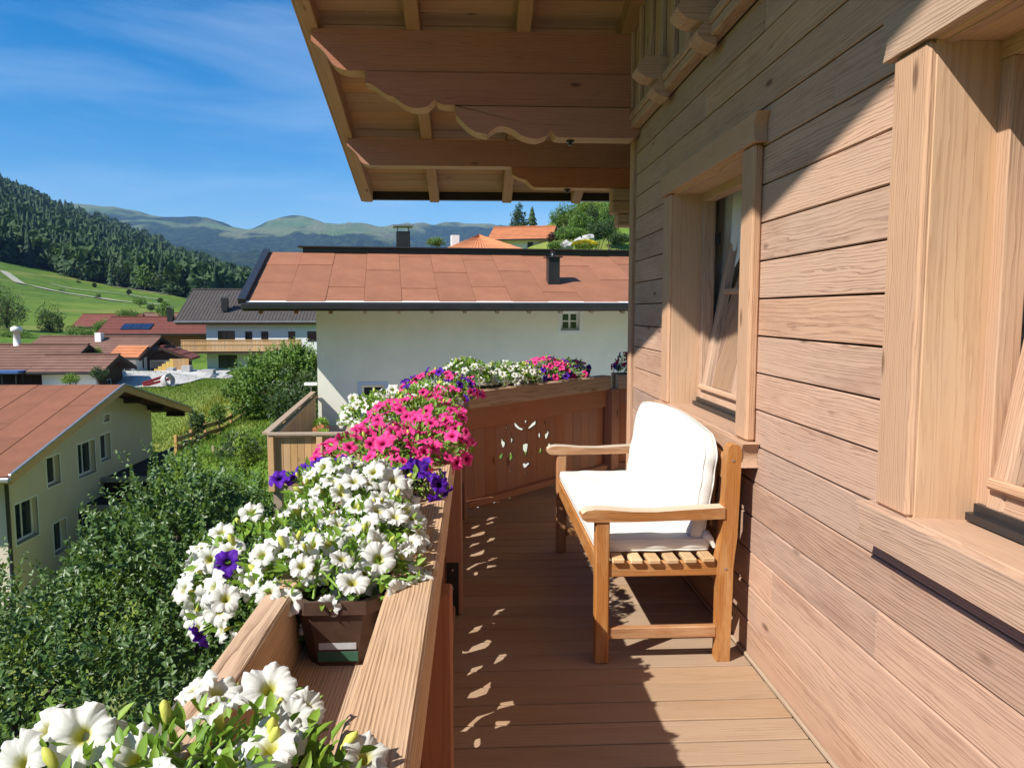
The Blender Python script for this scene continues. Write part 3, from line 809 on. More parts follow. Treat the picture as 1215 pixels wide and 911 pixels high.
# back: curved crest rail on vertical slats
n = 24; vs, fs = [], []
for i in range(n + 1):
    t = i / n; y = BY0 + .055 + t * (BY1 - BY0 - .11)
    zt = .875 + .055 * math.sin(math.pi * t) ** 1.4; zb = zt - .085 - .012 * math.cos(2 * math.pi * t)
    xc = 1.088
    for (dx, z) in ((-.016, zb), (.016, zb), (.018, zt - .008), (.010, zt), (-.006, zt), (-.014, zt - .008)):
        vs.append((y - 3.92, xc + dx - 1.088, z - .85))
for i in range(n):
    for k in range(6): a, b = i * 6 + k, i * 6 + (k + 1) % 6; fs.append([a, b, b + 6, a + 6])
fs.append([0, 1, 2, 3, 4, 5][::-1]); fs.append([n * 6 + k for k in range(6)])
put('crest_rail', mesh_py('crest_rail', vs, fs, M_TEAK, False), frame((1.088, 3.92, .85), (0, 1, 0), (1, 0, 0), (0, 0, 1)), bench)
board('back_lower_rail', (1.06, BY0 + .055, .51), (1.06, BY1 - .055, .51), .055, .026, (0, 0, 1), M_TEAK, bench, .004)
for i in range(13):
    y = BY0 + .13 + i * (BY1 - BY0 - .26) / 12
    zt = .80 + .055 * math.sin(math.pi * (y - BY0) / (BY1 - BY0)) ** 1.4
    board('back_slat', (1.062, y, .53), (1.088, y, zt), .05, .014, (0, 1, 0), M_TEAK, bench, .003)

def cushion(name, c, ex, ey, ez, sx, sy, sz, shape, nx=22, ny=60, nz=5, rr=.03, seed=1, wr=.004):
    """rounded, slightly wrinkled box; shape(u,v) -> outline offsets"""
    rs = np.random.RandomState(seed)
    ph = rs.rand(8, 4) * 6.28; fr = 4 + rs.rand(8, 2) * 22
    def sgn(t): return (t > 0) * 2 - 1
    def surf(u, v, w):
        p = np.array([u * sx / 2, v * sy / 2, w * sz / 2]); h = np.array([sx / 2, sy / 2, sz / 2])
        core = np.clip(p, -(h - rr), h - rr); d = p - core
        ln = np.linalg.norm(d)
        if ln > 1e-9: p = core + d / ln * rr
        q = shape(u, v, w, p)
        wob = sum(math.sin(fr[k, 0] * q[0] * 2.2 + fr[k, 1] * q[1] + ph[k, 0]) for k in range(8)) / 8
        nrm_ = q / (np.linalg.norm(q) + 1e-9)
        q = q + np.array([0, 0, sgn(w) if abs(w) > .99 else 0]) * wob * wr + (np.array([0, sgn(v), 0]) * wob * wr * 2.2 if abs(v) > .99 else 0)
        return q
    vs, fs, idx = [], [], {}
    def gv(i, j, k):
        key = (i, j, k)
        if key not in idx:
            u, v, w = 2 * i / nx - 1, 2 * j / ny - 1, 2 * k / nz - 1
            # cluster towards the edges so that they round off
            f = lambda t: math.copysign(abs(t) ** .75, t)
            idx[key] = len(vs); vs.append(surf(f(u), f(v), f(w)))
        return idx[key]
    for k, fl in ((0, 1), (nz, 0)):
        for i in range(nx):
            for j in range(ny):
                q = [gv(i, j, k), gv(i + 1, j, k), gv(i + 1, j + 1, k), gv(i, j + 1, k)]; fs.append(q[::-1] if fl else q)
    for j, fl in ((0, 0), (ny, 1)):
        for i in range(nx):
            for k in range(nz):
                q = [gv(i, j, k), gv(i + 1, j, k), gv(i + 1, j, k + 1), gv(i, j, k + 1)]; fs.append(q[::-1] if fl else q)
    for i, fl in ((0, 1), (nx, 0)):
        for j in range(ny):
            for k in range(nz):
                q = [gv(i, j, k), gv(i, j + 1, k), gv(i, j + 1, k + 1), gv(i, j, k + 1)]; fs.append(q[::-1] if fl else q)
    o = put(name, mesh_py(name, vs, fs, M_FABRIC, True), frame(c, ex, ey, ez))
    # sewn piping round both faces
    for w in (1, -1):
        tt = np.linspace(-.97, .97, 40)
        loop = [(t, -1) for t in tt] + [(1, t) for t in tt] + [(-t, 1) for t in tt] + [(-1, -t) for t in tt]
        pts = [surf(a, b, w * .98) + np.array([0, 0, w * .001]) for a, b in loop]
        tv, tf = tube_geo(pts + [pts[0]], .0042, 6)
        put('piping', mesh_py('piping', tv, tf, M_FABRIC, True), frame(c, ex, ey, ez), o)
    return o
def seat_shape(u, v, w, p):
    p = p.copy()
    if w > 0: p[2] += .016 * (1 - u * u) * (1 - abs(v) ** 6) - .006
    p[2] -= .010 * (1 - u * u) * (1 - w) * .5 * 0
    return p
sc = cushion('seat_cushion', (.772, 3.925, .4955), (1, 0, 0), (0, 1, 0), (0, 0, 1), .50, 1.44, .062, seat_shape, rr=.022, seed=3, wr=.005)
tag(sc, 'cream canvas seat cushion lying flat on the teak bench', 'cushion')
la = math.radians(9)
bz = V(math.sin(la), 0, math.cos(la)); bn = V(-math.cos(la), 0, math.sin(la))
def back_shape(u, v, w, p):
    p = p.copy()
    # arched top corners, tighter at the far end
    top = max(0.0, (u - .1) / .9)
    p[1] *= 1 - .15 * top ** 3.2
    if u > 0: p[0] += .035 * (1 - v * v) * u
    p[2] += .010 * (1 - u * u) * (1 - abs(v) ** 6) * (1 if w > 0 else -.3)
    return p
bc = cushion('back_cushion', V(1.000, 3.925, .735), bz, V(0, 1, 0), bz.cross(V(0, 1, 0)), .455, 1.42, .066, back_shape, rr=.024, seed=9, wr=.008)
tag(bc, 'cream canvas back cushion leaning upright on the teak bench', 'cushion')
for cu, y in ((bc, 3.235),):
    b = tube('tie', [(1.0, y, .52), (1.005, y - .02, .535), (1.02, y - .03, .515), (1.04, y - .02, .48)], [.018, .022, .016, .008], M_FABRIC, cu, 8)

# ================================================================== planters and petunias
M_LEAF = leafmat('petunia_leaf', (0.075, 0.20, 0.016), (0.27, 0.42, 0.05), 0.35, 0.5)
M_STEM = plain('petunia_stem', (0.20, 0.33, 0.06), 0.6)
M_BUD = plain('petunia_bud', (0.50, 0.52, 0.10), 0.6, 0.3, 40, 0.2)
M_CALYX = plain('petunia_calyx', (0.18, 0.32, 0.05), 0.6)
PW = petal('petal_white', (0.72, 0.72, 0.66), (0.75, 0.75, 0.72), (0.50, 0.48, 0.08), (0.70, 0.72, 0.55))
PP = petal('petal_pink', (0.80, 0.032, 0.24), (0.88, 0.11, 0.38), (0.28, 0.005, 0.05), (0.50, 0.008, 0.10))
PV = petal('petal_purple', (0.075, 0.008, 0.30), (0.13, 0.018, 0.46), (0.02, 0.002, 0.06), (0.03, 0.003, 0.12))
PD = petal('petal_crimson', (0.50, 0.012, 0.085), (0.62, 0.03, 0.16), (0.12, 0.002, 0.02), (0.28, 0.004, 0.05))

def flower_mesh(name, mat, R, seed):
    rs = np.random.RandomState(seed)
    nA = 40
    rings = [(.07, -.85), (.12, -.55), (.20, -.22), (.36, -.04), (.62, .03), (.86, .03), (1.0, -.02)]
    ph = rs.rand(6) * 6.28; tilt = rs.uniform(-.12, .12, 2); lobe = rs.uniform(.10, .18)
    vs, fs = [], []
    for ri, (rr, zz) in enumerate(rings):
        for k in range(nA):
            t = 2 * math.pi * k / nA
            lb = 1 - lobe * (abs(math.cos(2.5 * t)) ** 3.0) * (rr ** 2) * 1.5 + .03 * rr * math.sin(3 * t + ph[0])
            rad = R * rr * lb
            z = R * zz + R * rr ** 2.2 * (.13 * math.sin(5 * t + ph[1]) + .11 * math.sin(8 * t + ph[2]) + .07 * math.sin(13 * t + ph[3])) + (tilt[0] * math.cos(t) + tilt[1] * math.sin(t)) * rad
            if rr > .8: z -= R * .10 * (abs(math.sin(2.5 * t)) ** 2) * rr + R * .03 * math.sin(21 * t + ph[5])
            vs.append((rad * math.cos(t), rad * math.sin(t), z))
    for i in range(len(rings) - 1):
        for k in range(nA): k2 = (k + 1) % nA; fs.append([i * nA + k, i * nA + k2, (i + 1) * nA + k2, (i + 1) * nA + k])
    nf = len(fs); base = len(vs)
    # calyx: five narrow sepals and a short stalk
    for s in range(5):
        t = 2 * math.pi * s / 5 + ph[4]; c, d = math.cos(t), math.sin(t)
        vs += [(.05 * R * c, .05 * R * d, -.98 * R), (.16 * R * c - .05 * R * d, .16 * R * d + .05 * R * c, -.65 * R), (.24 * R * c, .24 * R * d, -.40 * R), (.16 * R * c + .05 * R * d, .16 * R * d - .05 * R * c, -.65 * R)]
        fs.append([base + 4 * s + q for q in range(4)])
    k = len(vs)
    tv, tf = tube_geo([(0, 0, -.80 * R), (.02 * R, 0, -1.2 * R), (.1 * R, .05 * R, -1.7 * R)], [.07 * R, .05 * R, .05 * R], 5)
    vs += [tuple(p) for p in tv]; fs += [[k + q for q in f] for f in tf]
    me = mesh_py(name, vs, fs, [mat, M_CALYX], True)
    mi = [0] * nf + [1] * (len(fs) - nf)
    me.polygons.foreach_set('material_index', mi)
    return me
def bud_mesh(seed, col, R=.0072):
    rs = np.random.RandomState(seed); vs, fs = [], []
    n = 8; prof = [(.3, 0), (.7, .6), (.9, 1.6), (1.0, 2.6), (.75, 3.6), (.35, 4.2), (.05, 4.4)]
    for (r, z) in prof:
        for k in range(n):
            t = 2 * math.pi * k / n + z * .25
            rr = R * r * (1 + .16 * math.cos(4 * t))
            vs.append((rr * math.cos(t), rr * math.sin(t), R * z))
    for i in range(len(prof) - 1):
        for k in range(n): k2 = (k + 1) % n; fs.append([i * n + k, i * n + k2, (i + 1) * n + k2, (i + 1) * n + k])
    return mesh_py('bud', vs, fs, col, True)
FM = {}
for nm, mt, R in (('w', PW, .036), ('p', PP, .036), ('v', PV, .036), ('d', PD, .034)):
    FM[nm] = [flower_mesh('flower', mt, R * f, 50 + i + ord(nm)) for i, f in enumerate((1.0, .92, 1.06, .84))]
def big_flower(seed, mat, R):
    """larger bloom with creased, finely ruffled lobes for the nearest plants"""
    rs = np.random.RandomState(seed); nA = 100
    rings = [(.06, -.95), (.10, -.62), (.16, -.34), (.27, -.12), (.42, -.01), (.58, .035), (.74, .04), (.88, .02), (.96, -.01), (1.0, -.035)]
    ph = rs.rand(8) * 6.28; tilt = rs.uniform(-.18, .18, 2); lob = rs.uniform(.85, 1.1, 5); vs, fs = [], []
    for (rr, zz) in rings:
        for k in range(nA):
            t = 2 * math.pi * k / nA; cr = abs(math.cos(2.5 * t)); li = lob[int(((t / (2 * math.pi) * 5) + .5) % 5)]
            rad = R * rr * (1 - .16 * cr ** 6 * rr ** 2 + (li - 1) * rr * (1 - cr ** 2) * .6 + .012 * rr ** 6 * math.sin(23 * t + ph[6]))
            z = R * zz + R * rr ** 2 * (.12 * math.sin(5 * t + ph[1]) * .6 + .10 * math.sin(7 * t + ph[2])) + R * rr ** 5 * (.07 * math.sin(16 * t + ph[3]) + .045 * math.sin(27 * t + ph[4]))
            z += -R * .05 * cr ** 10 * math.sin(min(1, rr) * math.pi) + R * .03 * (1 - cr) ** 6 * rr + (tilt[0] * math.cos(t) + tilt[1] * math.sin(t)) * rad
            if rr > .85: z -= R * .12 * (1 - cr) * (rr - .85) / .15 * rs.uniform(.9, 1.1)
            vs.append((rad * math.cos(t), rad * math.sin(t), z))
    for i in range(len(rings) - 1):
        for k in range(nA): k2 = (k + 1) % nA; fs.append([i * nA + k, i * nA + k2, (i + 1) * nA + k2, (i + 1) * nA + k])
    nf = len(fs); k = len(vs)
    tv, tf = tube_geo([(0, 0, -.85 * R), (.02 * R, 0, -1.25 * R), (.1 * R, .05 * R, -1.8 * R)], [.085 * R, .05 * R, .05 * R], 6)
    vs += [tuple(p) for p in tv]; fs += [[k + q for q in f] for f in tf]
    for s in range(5):
        t = 2 * math.pi * s / 5 + ph[5]; c, d = math.cos(t), math.sin(t); k = len(vs)
        vs += [(.05 * R * c, .05 * R * d, -1.05 * R), (.17 * R * c - .05 * R * d, .17 * R * d + .05 * R * c, -.7 * R), (.26 * R * c, .26 * R * d, -.42 * R), (.17 * R * c + .05 * R * d, .17 * R * d - .05 * R * c, -.7 * R)]
        fs.append([k, k + 1, k + 2, k + 3])
    me = mesh_py('flower', vs, fs, [mat, M_CALYX], True)
    me.polygons.foreach_set('material_index', [0] * nf + [1] * (len(fs) - nf))
    return me
FM['n'] = [big_flower(70 + i, PW, .037 * f) for i, f in enumerate((1.0, .94, 1.05, .88))]
BUDS = [bud_mesh(1, M_BUD), bud_mesh(2, M_BUD, .0055)]

def leaf_geo(Pp, D, N, L, W, fold=.25, curl=.12):
    """folded pointed leaves: 6 verts, 2 quads each"""
    Pp, D, N = map(np.asarray, (Pp, D, N)); L = np.asarray(L)[:, None]; W = np.asarray(W)[:, None]
    D = D / np.linalg.norm(D, axis=1, keepdims=True)
    S = np.cross(D, N); S /= np.linalg.norm(S, axis=1, keepdims=True) + 1e-9
    N = np.cross(S, D)
    b = Pp; t = Pp + D * L - N * L * curl
    l1 = Pp + D * L * .30 + S * W * .5 + N * W * fold; l2 = Pp + D * L * .66 + S * W * .40 + N * (W * fold * .7 - L * curl * .3)
    r1 = Pp + D * L * .30 - S * W * .5 + N * W * fold; r2 = Pp + D * L * .66 - S * W * .40 + N * (W * fold * .7 - L * curl * .3)
    vs = np.stack([b, l1, l2, t, r2, r1], 1).reshape(-1, 3)
    k = np.arange(len(Pp))[:, None] * 6
    fs = np.stack([k + np.array([[0, 1, 2, 3]]), k + np.array([[3, 4, 5, 0]])], 1).reshape(-1, 4)
    return vs, fs
def unit(n, rs):
    v = rs.normal(size=(n, 3)); return v / np.linalg.norm(v, axis=1, keepdims=True)

def face_matrix(p, nrm, spin):
    ez = Vector(nrm).normalized(); a = V(0, 0, 1) if abs(ez.z) < .95 else V(1, 0, 0)
    ex = a.cross(ez).normalized(); ey = ez.cross(ex)
    c, s = math.cos(spin), math.sin(spin)
    return frame(p, ex * c + ey * s, ey * c - ex * s, ez)

def petunia(label, base, mounds, leafL=.042, seed=1, group=None, leaves=900, buds=10, extra=(), stems=24, gap=.052):
    """mounds: (centre, radii, [(colour, count, scale)], spill)"""
    rs = np.random.RandomState(seed)
    t = thing('petunia_plant', label, 'flowers', base, group)
    LP, LD, LN, LL, TI = [], [], [], [], []
    tot = sum(m[1][0] * m[1][1] for m in mounds)
    sv, sf = [], []
    placed = []
    for (c, r, cols, low) in mounds:
        c, r = np.array(c), np.array(r)
        n = int(leaves * r[0] * r[1] / tot)
        u = unit(n * 2, rs); u = u[u[:, 2] > low][:n]
        rad = np.where(rs.rand(len(u)) < .75, rs.uniform(.74, 1.0, len(u)), rs.uniform(.35, .8, len(u)))
        p = c + u * r * rad[:, None]
        LP.append(p); LD.append(u * .8 + unit(len(u), rs) * .75 + np.array([0, 0, .35])); LN.append(u * .5 + np.array([-.2, -.2, .7]) + unit(len(u), rs) * .5)
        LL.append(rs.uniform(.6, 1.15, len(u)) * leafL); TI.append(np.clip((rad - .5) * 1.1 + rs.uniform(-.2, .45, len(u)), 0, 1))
        for _ in range(stems):
            d = unit(1, rs)[0]; d[2] = abs(d[2])
            e = c + d * r * .95; b = np.array([c[0] + rs.uniform(-.06, .06), c[1] + rs.uniform(-.1, .1), min(c[2], base[2] + .16)])
            mid = (b + e) / 2 + np.array([0, 0, .04])
            tv, tf = tube_geo([b, mid, e], [.0035, .003, .002], 4)
            k = len(sv); sv += [tuple(q) for q in tv]; sf += [[k + q for q in f] for f in tf]
        for (colr, cnt, scl) in cols:
            made = 0; tries = 0
            while made < cnt and tries < 4000:
                tries += 1
                d = unit(1, rs)[0]
                if d[2] < low: continue
                if d[1] > .55 and rs.rand() < .7: continue        # fewer on the far side
                p = c + d * r * rs.uniform(.93, 1.10)
                if any((abs(p - q) ** 2).sum() < (gap * scl * .9) ** 2 for q in placed): continue
                placed.append(p); made += 1
                f = d / r; f /= np.linalg.norm(f)
                f = f * .85 + np.array([-.12, -.40, .40]) * .55 + unit(1, rs)[0] * .6
                o = put('flower', FM[colr][rs.randint(4)], face_matrix(p, f, rs.rand() * 6.28) @ Matrix.Scale(scl * rs.uniform(.86, 1.1), 4), t)
        for _ in range(buds):
            d = unit(1, rs)[0]
            d[2] = abs(d[2]) + .25; d /= np.linalg.norm(d)
            p = c + d * r * rs.uniform(.90, 1.0)
            put('bud', BUDS[rs.randint(2)], face_matrix(p, d + np.array([0, 0, .6]) + unit(1, rs)[0] * .4, 0), t)
    for (px, py, Y, colr, scl, nx, ny, nz) in extra:
        p = on_y(px, py, Y); o = put('flower', FM[colr][rs.randint(4)], face_matrix(p, (nx, ny, nz), rs.rand() * 6.28) @ Matrix.Scale(scl, 4), t)
        # a leafy shoot behind each such bloom
        q = p - np.array([nx, ny, nz]) / math.sqrt(nx * nx + ny * ny + nz * nz) * .06 * scl
        tv, tf = tube_geo([q, q + (np.array(base) + np.array([0, 0, .16]) - q) * .5 + np.array([0, 0, .02]), np.array(base) + np.array([0, 0, .15])], .003, 4)
        k = len(sv); sv += [tuple(w) for w in tv]; sf += [[k + w for w in f] for f in tf]
        u = unit(9, rs); LP.append(q + u * .03); LD.append(u + np.array([0, 0, .3])); LN.append(u * .3 + np.array([0, -.2, .8])); LL.append(rs.uniform(.7, 1.1, 9) * leafL); TI.append(rs.uniform(.3, 1, 9))
    LP, LD, LN = np.concatenate(LP), np.concatenate(LD), np.concatenate(LN); LL, TI = np.concatenate(LL), np.concatenate(TI)
    vs, fs = leaf_geo(LP, LD, LN, LL, LL * rs.uniform(.38, .55, len(LL)))
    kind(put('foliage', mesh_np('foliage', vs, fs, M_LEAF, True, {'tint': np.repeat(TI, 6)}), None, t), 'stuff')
    put('stem', mesh_py('stem', sv, sf, M_STEM, True), None, t)
    return t

def planter(label, p, e, L, group):
    """tapered plastic window box; p centre of its floor, e long direction"""
    e = Vector(e).normalized(); n = V(-e.y, e.x, 0)
    def P(s, o, z): return Vector(p) + e * s + n * o + V(0, 0, z)
    t = thing('planter_box', label, 'planter', tuple(p), group)
    h, wb, wt, th = .152, .135, .178, .006
    secs = [(L / 2 - .025, wb / 2, 0), (L / 2 - .004, wt / 2 - .004, h - .03), (L / 2 - .002, wt / 2 - .002, h - .03), (L / 2 + .004, wt / 2 + .004, h - .028), (L / 2 + .004, wt / 2 + .004, h), (L / 2 - th, wt / 2 - th, h), (L / 2 - .035, wb / 2 - th, .012)]
    vs, fs = [], []
    for (a, b, z) in secs:
        c = min(.028, b * .5)
        for (x, y) in ((-a + c, -b), (a - c, -b), (a, -b + c), (a, b - c), (a - c, b), (-a + c, b), (-a, b - c), (-a, -b + c)): vs.append(P(x, y, z))
    for i in range(len(secs) - 1):
        for k in range(8): k2 = (k + 1) % 8; fs.append([i * 8 + k, i * 8 + k2, (i + 1) * 8 + k2, (i + 1) * 8 + k])
    fs.append(list(range(8))[::-1]); fs.append([(len(secs) - 1) * 8 + k for k in range(8)])
    put('box', mesh_py('box', vs, fs, M_POT), None, t)
    a, b, z = L / 2 - .018, wt / 2 - .02, h - .03
    nx = 24; vs, fs = [], []
    rs = np.random.RandomState(int(abs(p[1]) * 100))
    for i in range(nx + 1):
        for j in range(5): vs.append(P(-a + 2 * a * i / nx, -b + 2 * b * j / 4, z + rs.uniform(-.008, .008)))
    for i in range(nx):
        for j in range(4): k = i * 5 + j; fs.append([k, k + 5, k + 6, k + 1])
    put('soil', mesh_py('soil', vs, fs, M_SOIL, True), None, t)
    return t, P, L

TF = .737
G1 = 'planter boxes in the railing trough'
for (lab, y, L) in (('brown plastic planter box holding white petunias at the near trough end', .60, .92), ('brown plastic planter box with stickers, holding white petunias', 1.99, .80), ('brown plastic planter box holding magenta petunias', 3.10, .90), ('brown plastic planter box under mixed white and magenta petunias', 4.12, .90), ('brown plastic planter box beside the bend of the railing', 5.05, .80)):
    t, P, L = planter(lab, (-.295, y, TF), (0, 1, 0), L, G1)
    if y == 1.99:
        sl = [P(-L / 2 + .0205 - .021 * 0, -.0, 0)]
        y0 = y - L / 2
        box('sticker', (-.335, y0 + .0155, TF + .040), (-.255, y0 + .0185, TF + .058), M_STICKER, t, .0005)
        box('sticker', (-.338, y0 + .0185, TF + .012), (-.252, y0 + .0215, TF + .034), M_STICKERG, t, .0005)
FA = lambda s, o, z=TF: tuple(A + E2 * s + N2 * o + np.array([0, 0, z]))
planter('brown plastic planter box behind the carved panel, holding white petunias', FA(.52, .20), E2, .86, G1)
planter('brown plastic planter box behind the carved panel, holding pink and purple petunias', FA(1.42, .20), E2, .80, G1)
planter('brown plastic planter box beyond the corner post', (1.56, 7.40, TF), (1, 0, 0), .30, G1)

petunia('large white petunias in the planter beside the brown planter with stickers', (-.295, .66, TF + .1),
        [((-.34, .90, .86), (.24, .17, .14), [('n', 8, 1.0)], -.1)], .030, 3, leaves=620, buds=10, gap=.075,
        extra=((48, 868, .98, 'n', 1.10, -.5, -.55, .6), (95, 872, .93, 'n', 1.12, .1, -.8, .55), (160, 900, .90, 'n', 1.05, .1, -.7, .7), (20, 905, .90, 'n', 1.0, -.3, -.6, .6),
               (232, 815, 1.12, 'n', 1.0, -.5, -.1, .8), (258, 818, 1.12, 'n', 1.0, .2, -.1, .9), (318, 815, 1.10, 'n', 1.1, .1, -.6, .75), (330, 880, .98, 'n', 1.12, .2, -.75, .6), (312, 905, .95, 'n', 1.05, -.1, -.5, .8), (275, 905, .95, 'n', 1.0, -.2, -.4, .85),
               (365, 840, 1.05, 'n', .9, .5, -.4, .6), (345, 855, 1.0, 'n', .95, .2, -.6, .7), (130, 880, .95, 'n', 1.0, .3, -.3, .8)))
petunia('mound of white petunias spilling over the brown planter with stickers', (-.295, 1.99, TF + .1),
        [((-.44, 1.88, .845), (.27, .25, .16), [('n', 74, 1.02), ('v', 5, .85)], -.6), ((-.26, 1.96, .90), (.13, .25, .11), [('n', 34, 1.02)], -.15), ((-.36, 2.20, .955), (.17, .15, .11), [('n', 24, 1.0)], 0), ((-.31, 1.72, .875), (.20, .13, .12), [('n', 20, 1.0)], -.02)], .029, 5, leaves=1900, buds=8, gap=.040)
petunia('deep purple petunias between the white and the magenta ones', (-.295, 2.36, TF + .1),
        [((-.40, 2.44, .94), (.22, .12, .085), [('v', 14, 1.0)], -.05), ((-.21, 2.50, .91), (.12, .13, .09), [('v', 18, 1.0)], -.2)], .029, 6, leaves=380, buds=3, stems=12, gap=.042)
petunia('big magenta pink petunias trailing over the railing', (-.295, 3.10, TF + .1),
        [((-.37, 3.08, .885), (.26, .32, .145), [('p', 80, .95)], -.45), ((-.22, 3.28, .905), (.21, .33, .135), [('p', 66, .93)], -.5), ((-.28, 3.72, .96), (.24, .30, .12), [('p', 46, .92)], -.1)], .029, 7, leaves=1900, buds=5, gap=.042)
petunia('pale white petunias with lime leaves behind the magenta ones', (-.295, 4.12, TF + .1),
        [((-.46, 4.12, .93), (.25, .32, .14), [('w', 40, .95)], -.2), ((-.24, 4.25, 1.0), (.18, .22, .10), [('w', 14, .9), ('p', 14, .9)], 0)], .032, 8, leaves=1600, buds=7, gap=.042)
petunia('pink and purple petunias at the bend of the railing', (-.295, 5.05, TF + .1),
        [((-.22, 4.95, .965), (.26, .34, .15), [('v', 40, .95), ('p', 34, .95)], -.2)], .030, 9, leaves=600, buds=3, gap=.042)
def fm(s, o, z): return tuple(A + E2 * s + N2 * o + np.array([0, 0, z]))
petunia('upright white petunias where the carved panel railing starts', fm(.30, .20, TF + .1),
        [(fm(.22, .24, .955), (.20, .20, .175), [('w', 30, .95)], -.1)], .034, 12, leaves=800, buds=8)
petunia('low dense white petunias over the carved panel', fm(.66, .20, TF + .1),
        [(fm(.62, .20, .945), (.20, .20, .14), [('w', 32, .9)], -.2), (fm(.86, .19, .93), (.16, .16, .13), [('w', 22, .9)], -.2)], .034, 13, leaves=1100, buds=10)
petunia('small pink and purple petunias near the corner post', fm(1.42, .20, TF + .1),
        [(fm(1.22, .20, .945), (.22, .20, .15), [('p', 36, .95), ('v', 12, .95)], -.2), (fm(1.58, .22, .92), (.19, .17, .14), [('v', 20, .95), ('p', 12, .95)], -.2)], .036, 14, leaves=700, buds=4)
petunia('dark crimson petunias beyond the corner post', (1.56, 7.40, TF + .1),
        [((1.54, 7.38, .93), (.20, .16, .17), [('d', 18, 1.0), ('v', 4, 1.0)], -.2)], .036, 15, leaves=260, buds=2)

# ================================================================== terrain
def vnoise(x, y, seed=0):
    xi, yi = np.floor(x).astype(np.int64), np.floor(y).astype(np.int64)
    fx, fy = x - xi, y - yi
    fx, fy = fx * fx * (3 - 2 * fx), fy * fy * (3 - 2 * fy)
    def h(a, b):
        v = (a * 374761393 + b * 668265263 + seed * 974711) & 0xffffffff
        v = ((v ^ (v >> 13)) * 1274126177) & 0xffffffff
        return ((v ^ (v >> 16)) & 0xffff) / 65535.0
    return (h(xi, yi) * (1 - fx) + h(xi + 1, yi) * fx) * (1 - fy) + (h(xi, yi + 1) * (1 - fx) + h(xi + 1, yi + 1) * fx) * fy
def fbm(x, y, o=4, seed=0):
    s = 0; a = .5; t = 0
    for i in range(o):
        s = s + a * vnoise(x * 2 ** i, y * 2 ** i, seed + i); t += a; a *= .5
    return s / t
NEAR = np.array([(-4, 14, -2.55), (-2, 9, -2.6), (0, 3, -2.6), (4, 12, -2.2), (9, 20, -1.0), (-4.4, 22, -2.3), (0, 30, -1.2), (8, 32, .5), (-9, 28, -2.95), (-7.5, 23, -2.7), (-10.5, 30, -2.95), (-10.7, 35, -3.0), (-7, 32, -2.4), (-12, 42, -3.1), (-8, 45, -2.9), (-15.5, 50, -3.3), (-24, 55, -2.9), (-20, 48, -3.3), (-19, 60, -3.5), (-25, 72, -3.9), (-15, 74, -3.7), (-5, 70, -2.5), (3, 60, .2), (12, 60, 4), (0, 80, 2.2), (10, 85, 9), (16, 90, 11), (-12, 95, -2.6), (-30, 62, -3.4), (-28, 50, -3.9), (-40, 55, -4.2), (-38, 88, -3.0), (-33, 85, -3.2), (-55, 90, -3), (-60, 60, -5), (-14, 24, -8.3), (-14, 34, -7.4), (-13, 30, -8), (-12, 33, -7.4), (-12, 31, -7.4), (-12, 35, -6.9), (-10.3, 27, -3.0), (-10.3, 28.5, -2.95), (-10.4, 32.5, -2.95), (-10.5, 34.5, -3.0), (-10.6, 36.5, -3.05), (-13.5, 36.5, -6.6), (-14, 28, -8.3), (-12.5, 27, -8), (-12, 28.5, -7.4), (-10.2, 38, -3.2), (-13, 39.5, -4.5), (-9.7, 31.5, -2.9), (-9.8, 33.5, -2.95), (-9.6, 35.5, -3), (-22, 28, -8), (-30, 30, -8), (-18, 40, -5.2), (-30, 42, -5), (-11.5, 25, -6.5), (-7.5, 17, -4.4), (-6, 10, -5.4), (-9, 14, -6.3), (-12, 18, -7.4), (-5, 5, -4.6), (-12, 8, -7.4), (-20, 10, -9), (-4, 0, -4.2), (-10, -5, -7.5), (5, -5, -1.5), (-30, 5, -10), (-40, 30, -9), (10, 5, 0), (20, 30, 3), (20, 60, 6), (30, 10, 3), (0, -30, -3), (-30, -30, -10), (30, -30, 4)], float)
COLS = np.array([-900, -250, 0, 100, 200, 250, 300, 350, 420, 500, 560, 650, 745, 900, 1700], float)
RN = np.array([100, 140, 200, 300, 400, 600, 1000, 1500, 2500, 4000, 6500, 9500], float)
TZ = np.array([
    [-3, -1, 5, 18, 34, 75, 170, 290, 300, 320, 700, 500],
    [-2.5, -.5, 4, 15, 30, 66, 155, 265, 270, 310, 740, 500],
    [-1.5, -.2, 3.5, 12.7, 25, 52, 124, 218, 210, 300, 760, 500],
    [-2.2, -1, 1.7, 8.4, 16.9, 37, 92, 162, 150, 270, 707, 500],
    [-2.6, -2.2, .6, 5.8, 11, 24, 60, 118, 105, 290, 692, 500],
    [-2.8, -2.5, -.4, 3.4, 7.2, 17, 50, 52, 85, 300, 678, 500],
    [-2.6, -2.2, -1, 1.5, 4, 11, 32, 28, 90, 290, 657, 500],
    [-2, -1.5, -.6, 1, 3, 8, 20, 25, 95, 310, 735, 500],
    [0, .6, 2, 4, 6, 10, 20, 30, 100, 320, 735, 500],
    [4, 6, 8, 11, 14, 20, 30, 40, 100, 310, 692, 500],
    [8.5, 11.5, 15, 21, 27, 38, 50, 60, 105, 290, 664, 500],
    [10.7, 15, 21, 32, 43, 66, 110, 160, 220, 330, 640, 500],
    [14, 21, 32, 50, 70, 105, 170, 240, 330, 430, 650, 520],
    [17, 26, 40, 62, 85, 130, 200, 280, 380, 480, 680, 540],
    [17, 26, 40, 62, 85, 130, 200, 280, 380, 480, 680, 540]], float)
SKY_X = np.array([-900, 0, 180, 200, 213, 231, 251, 262, 275, 294, 318, 338, 360, 380, 399, 420, 438, 450, 464, 478, 500, 517, 553, 620, 900, 1700], float)
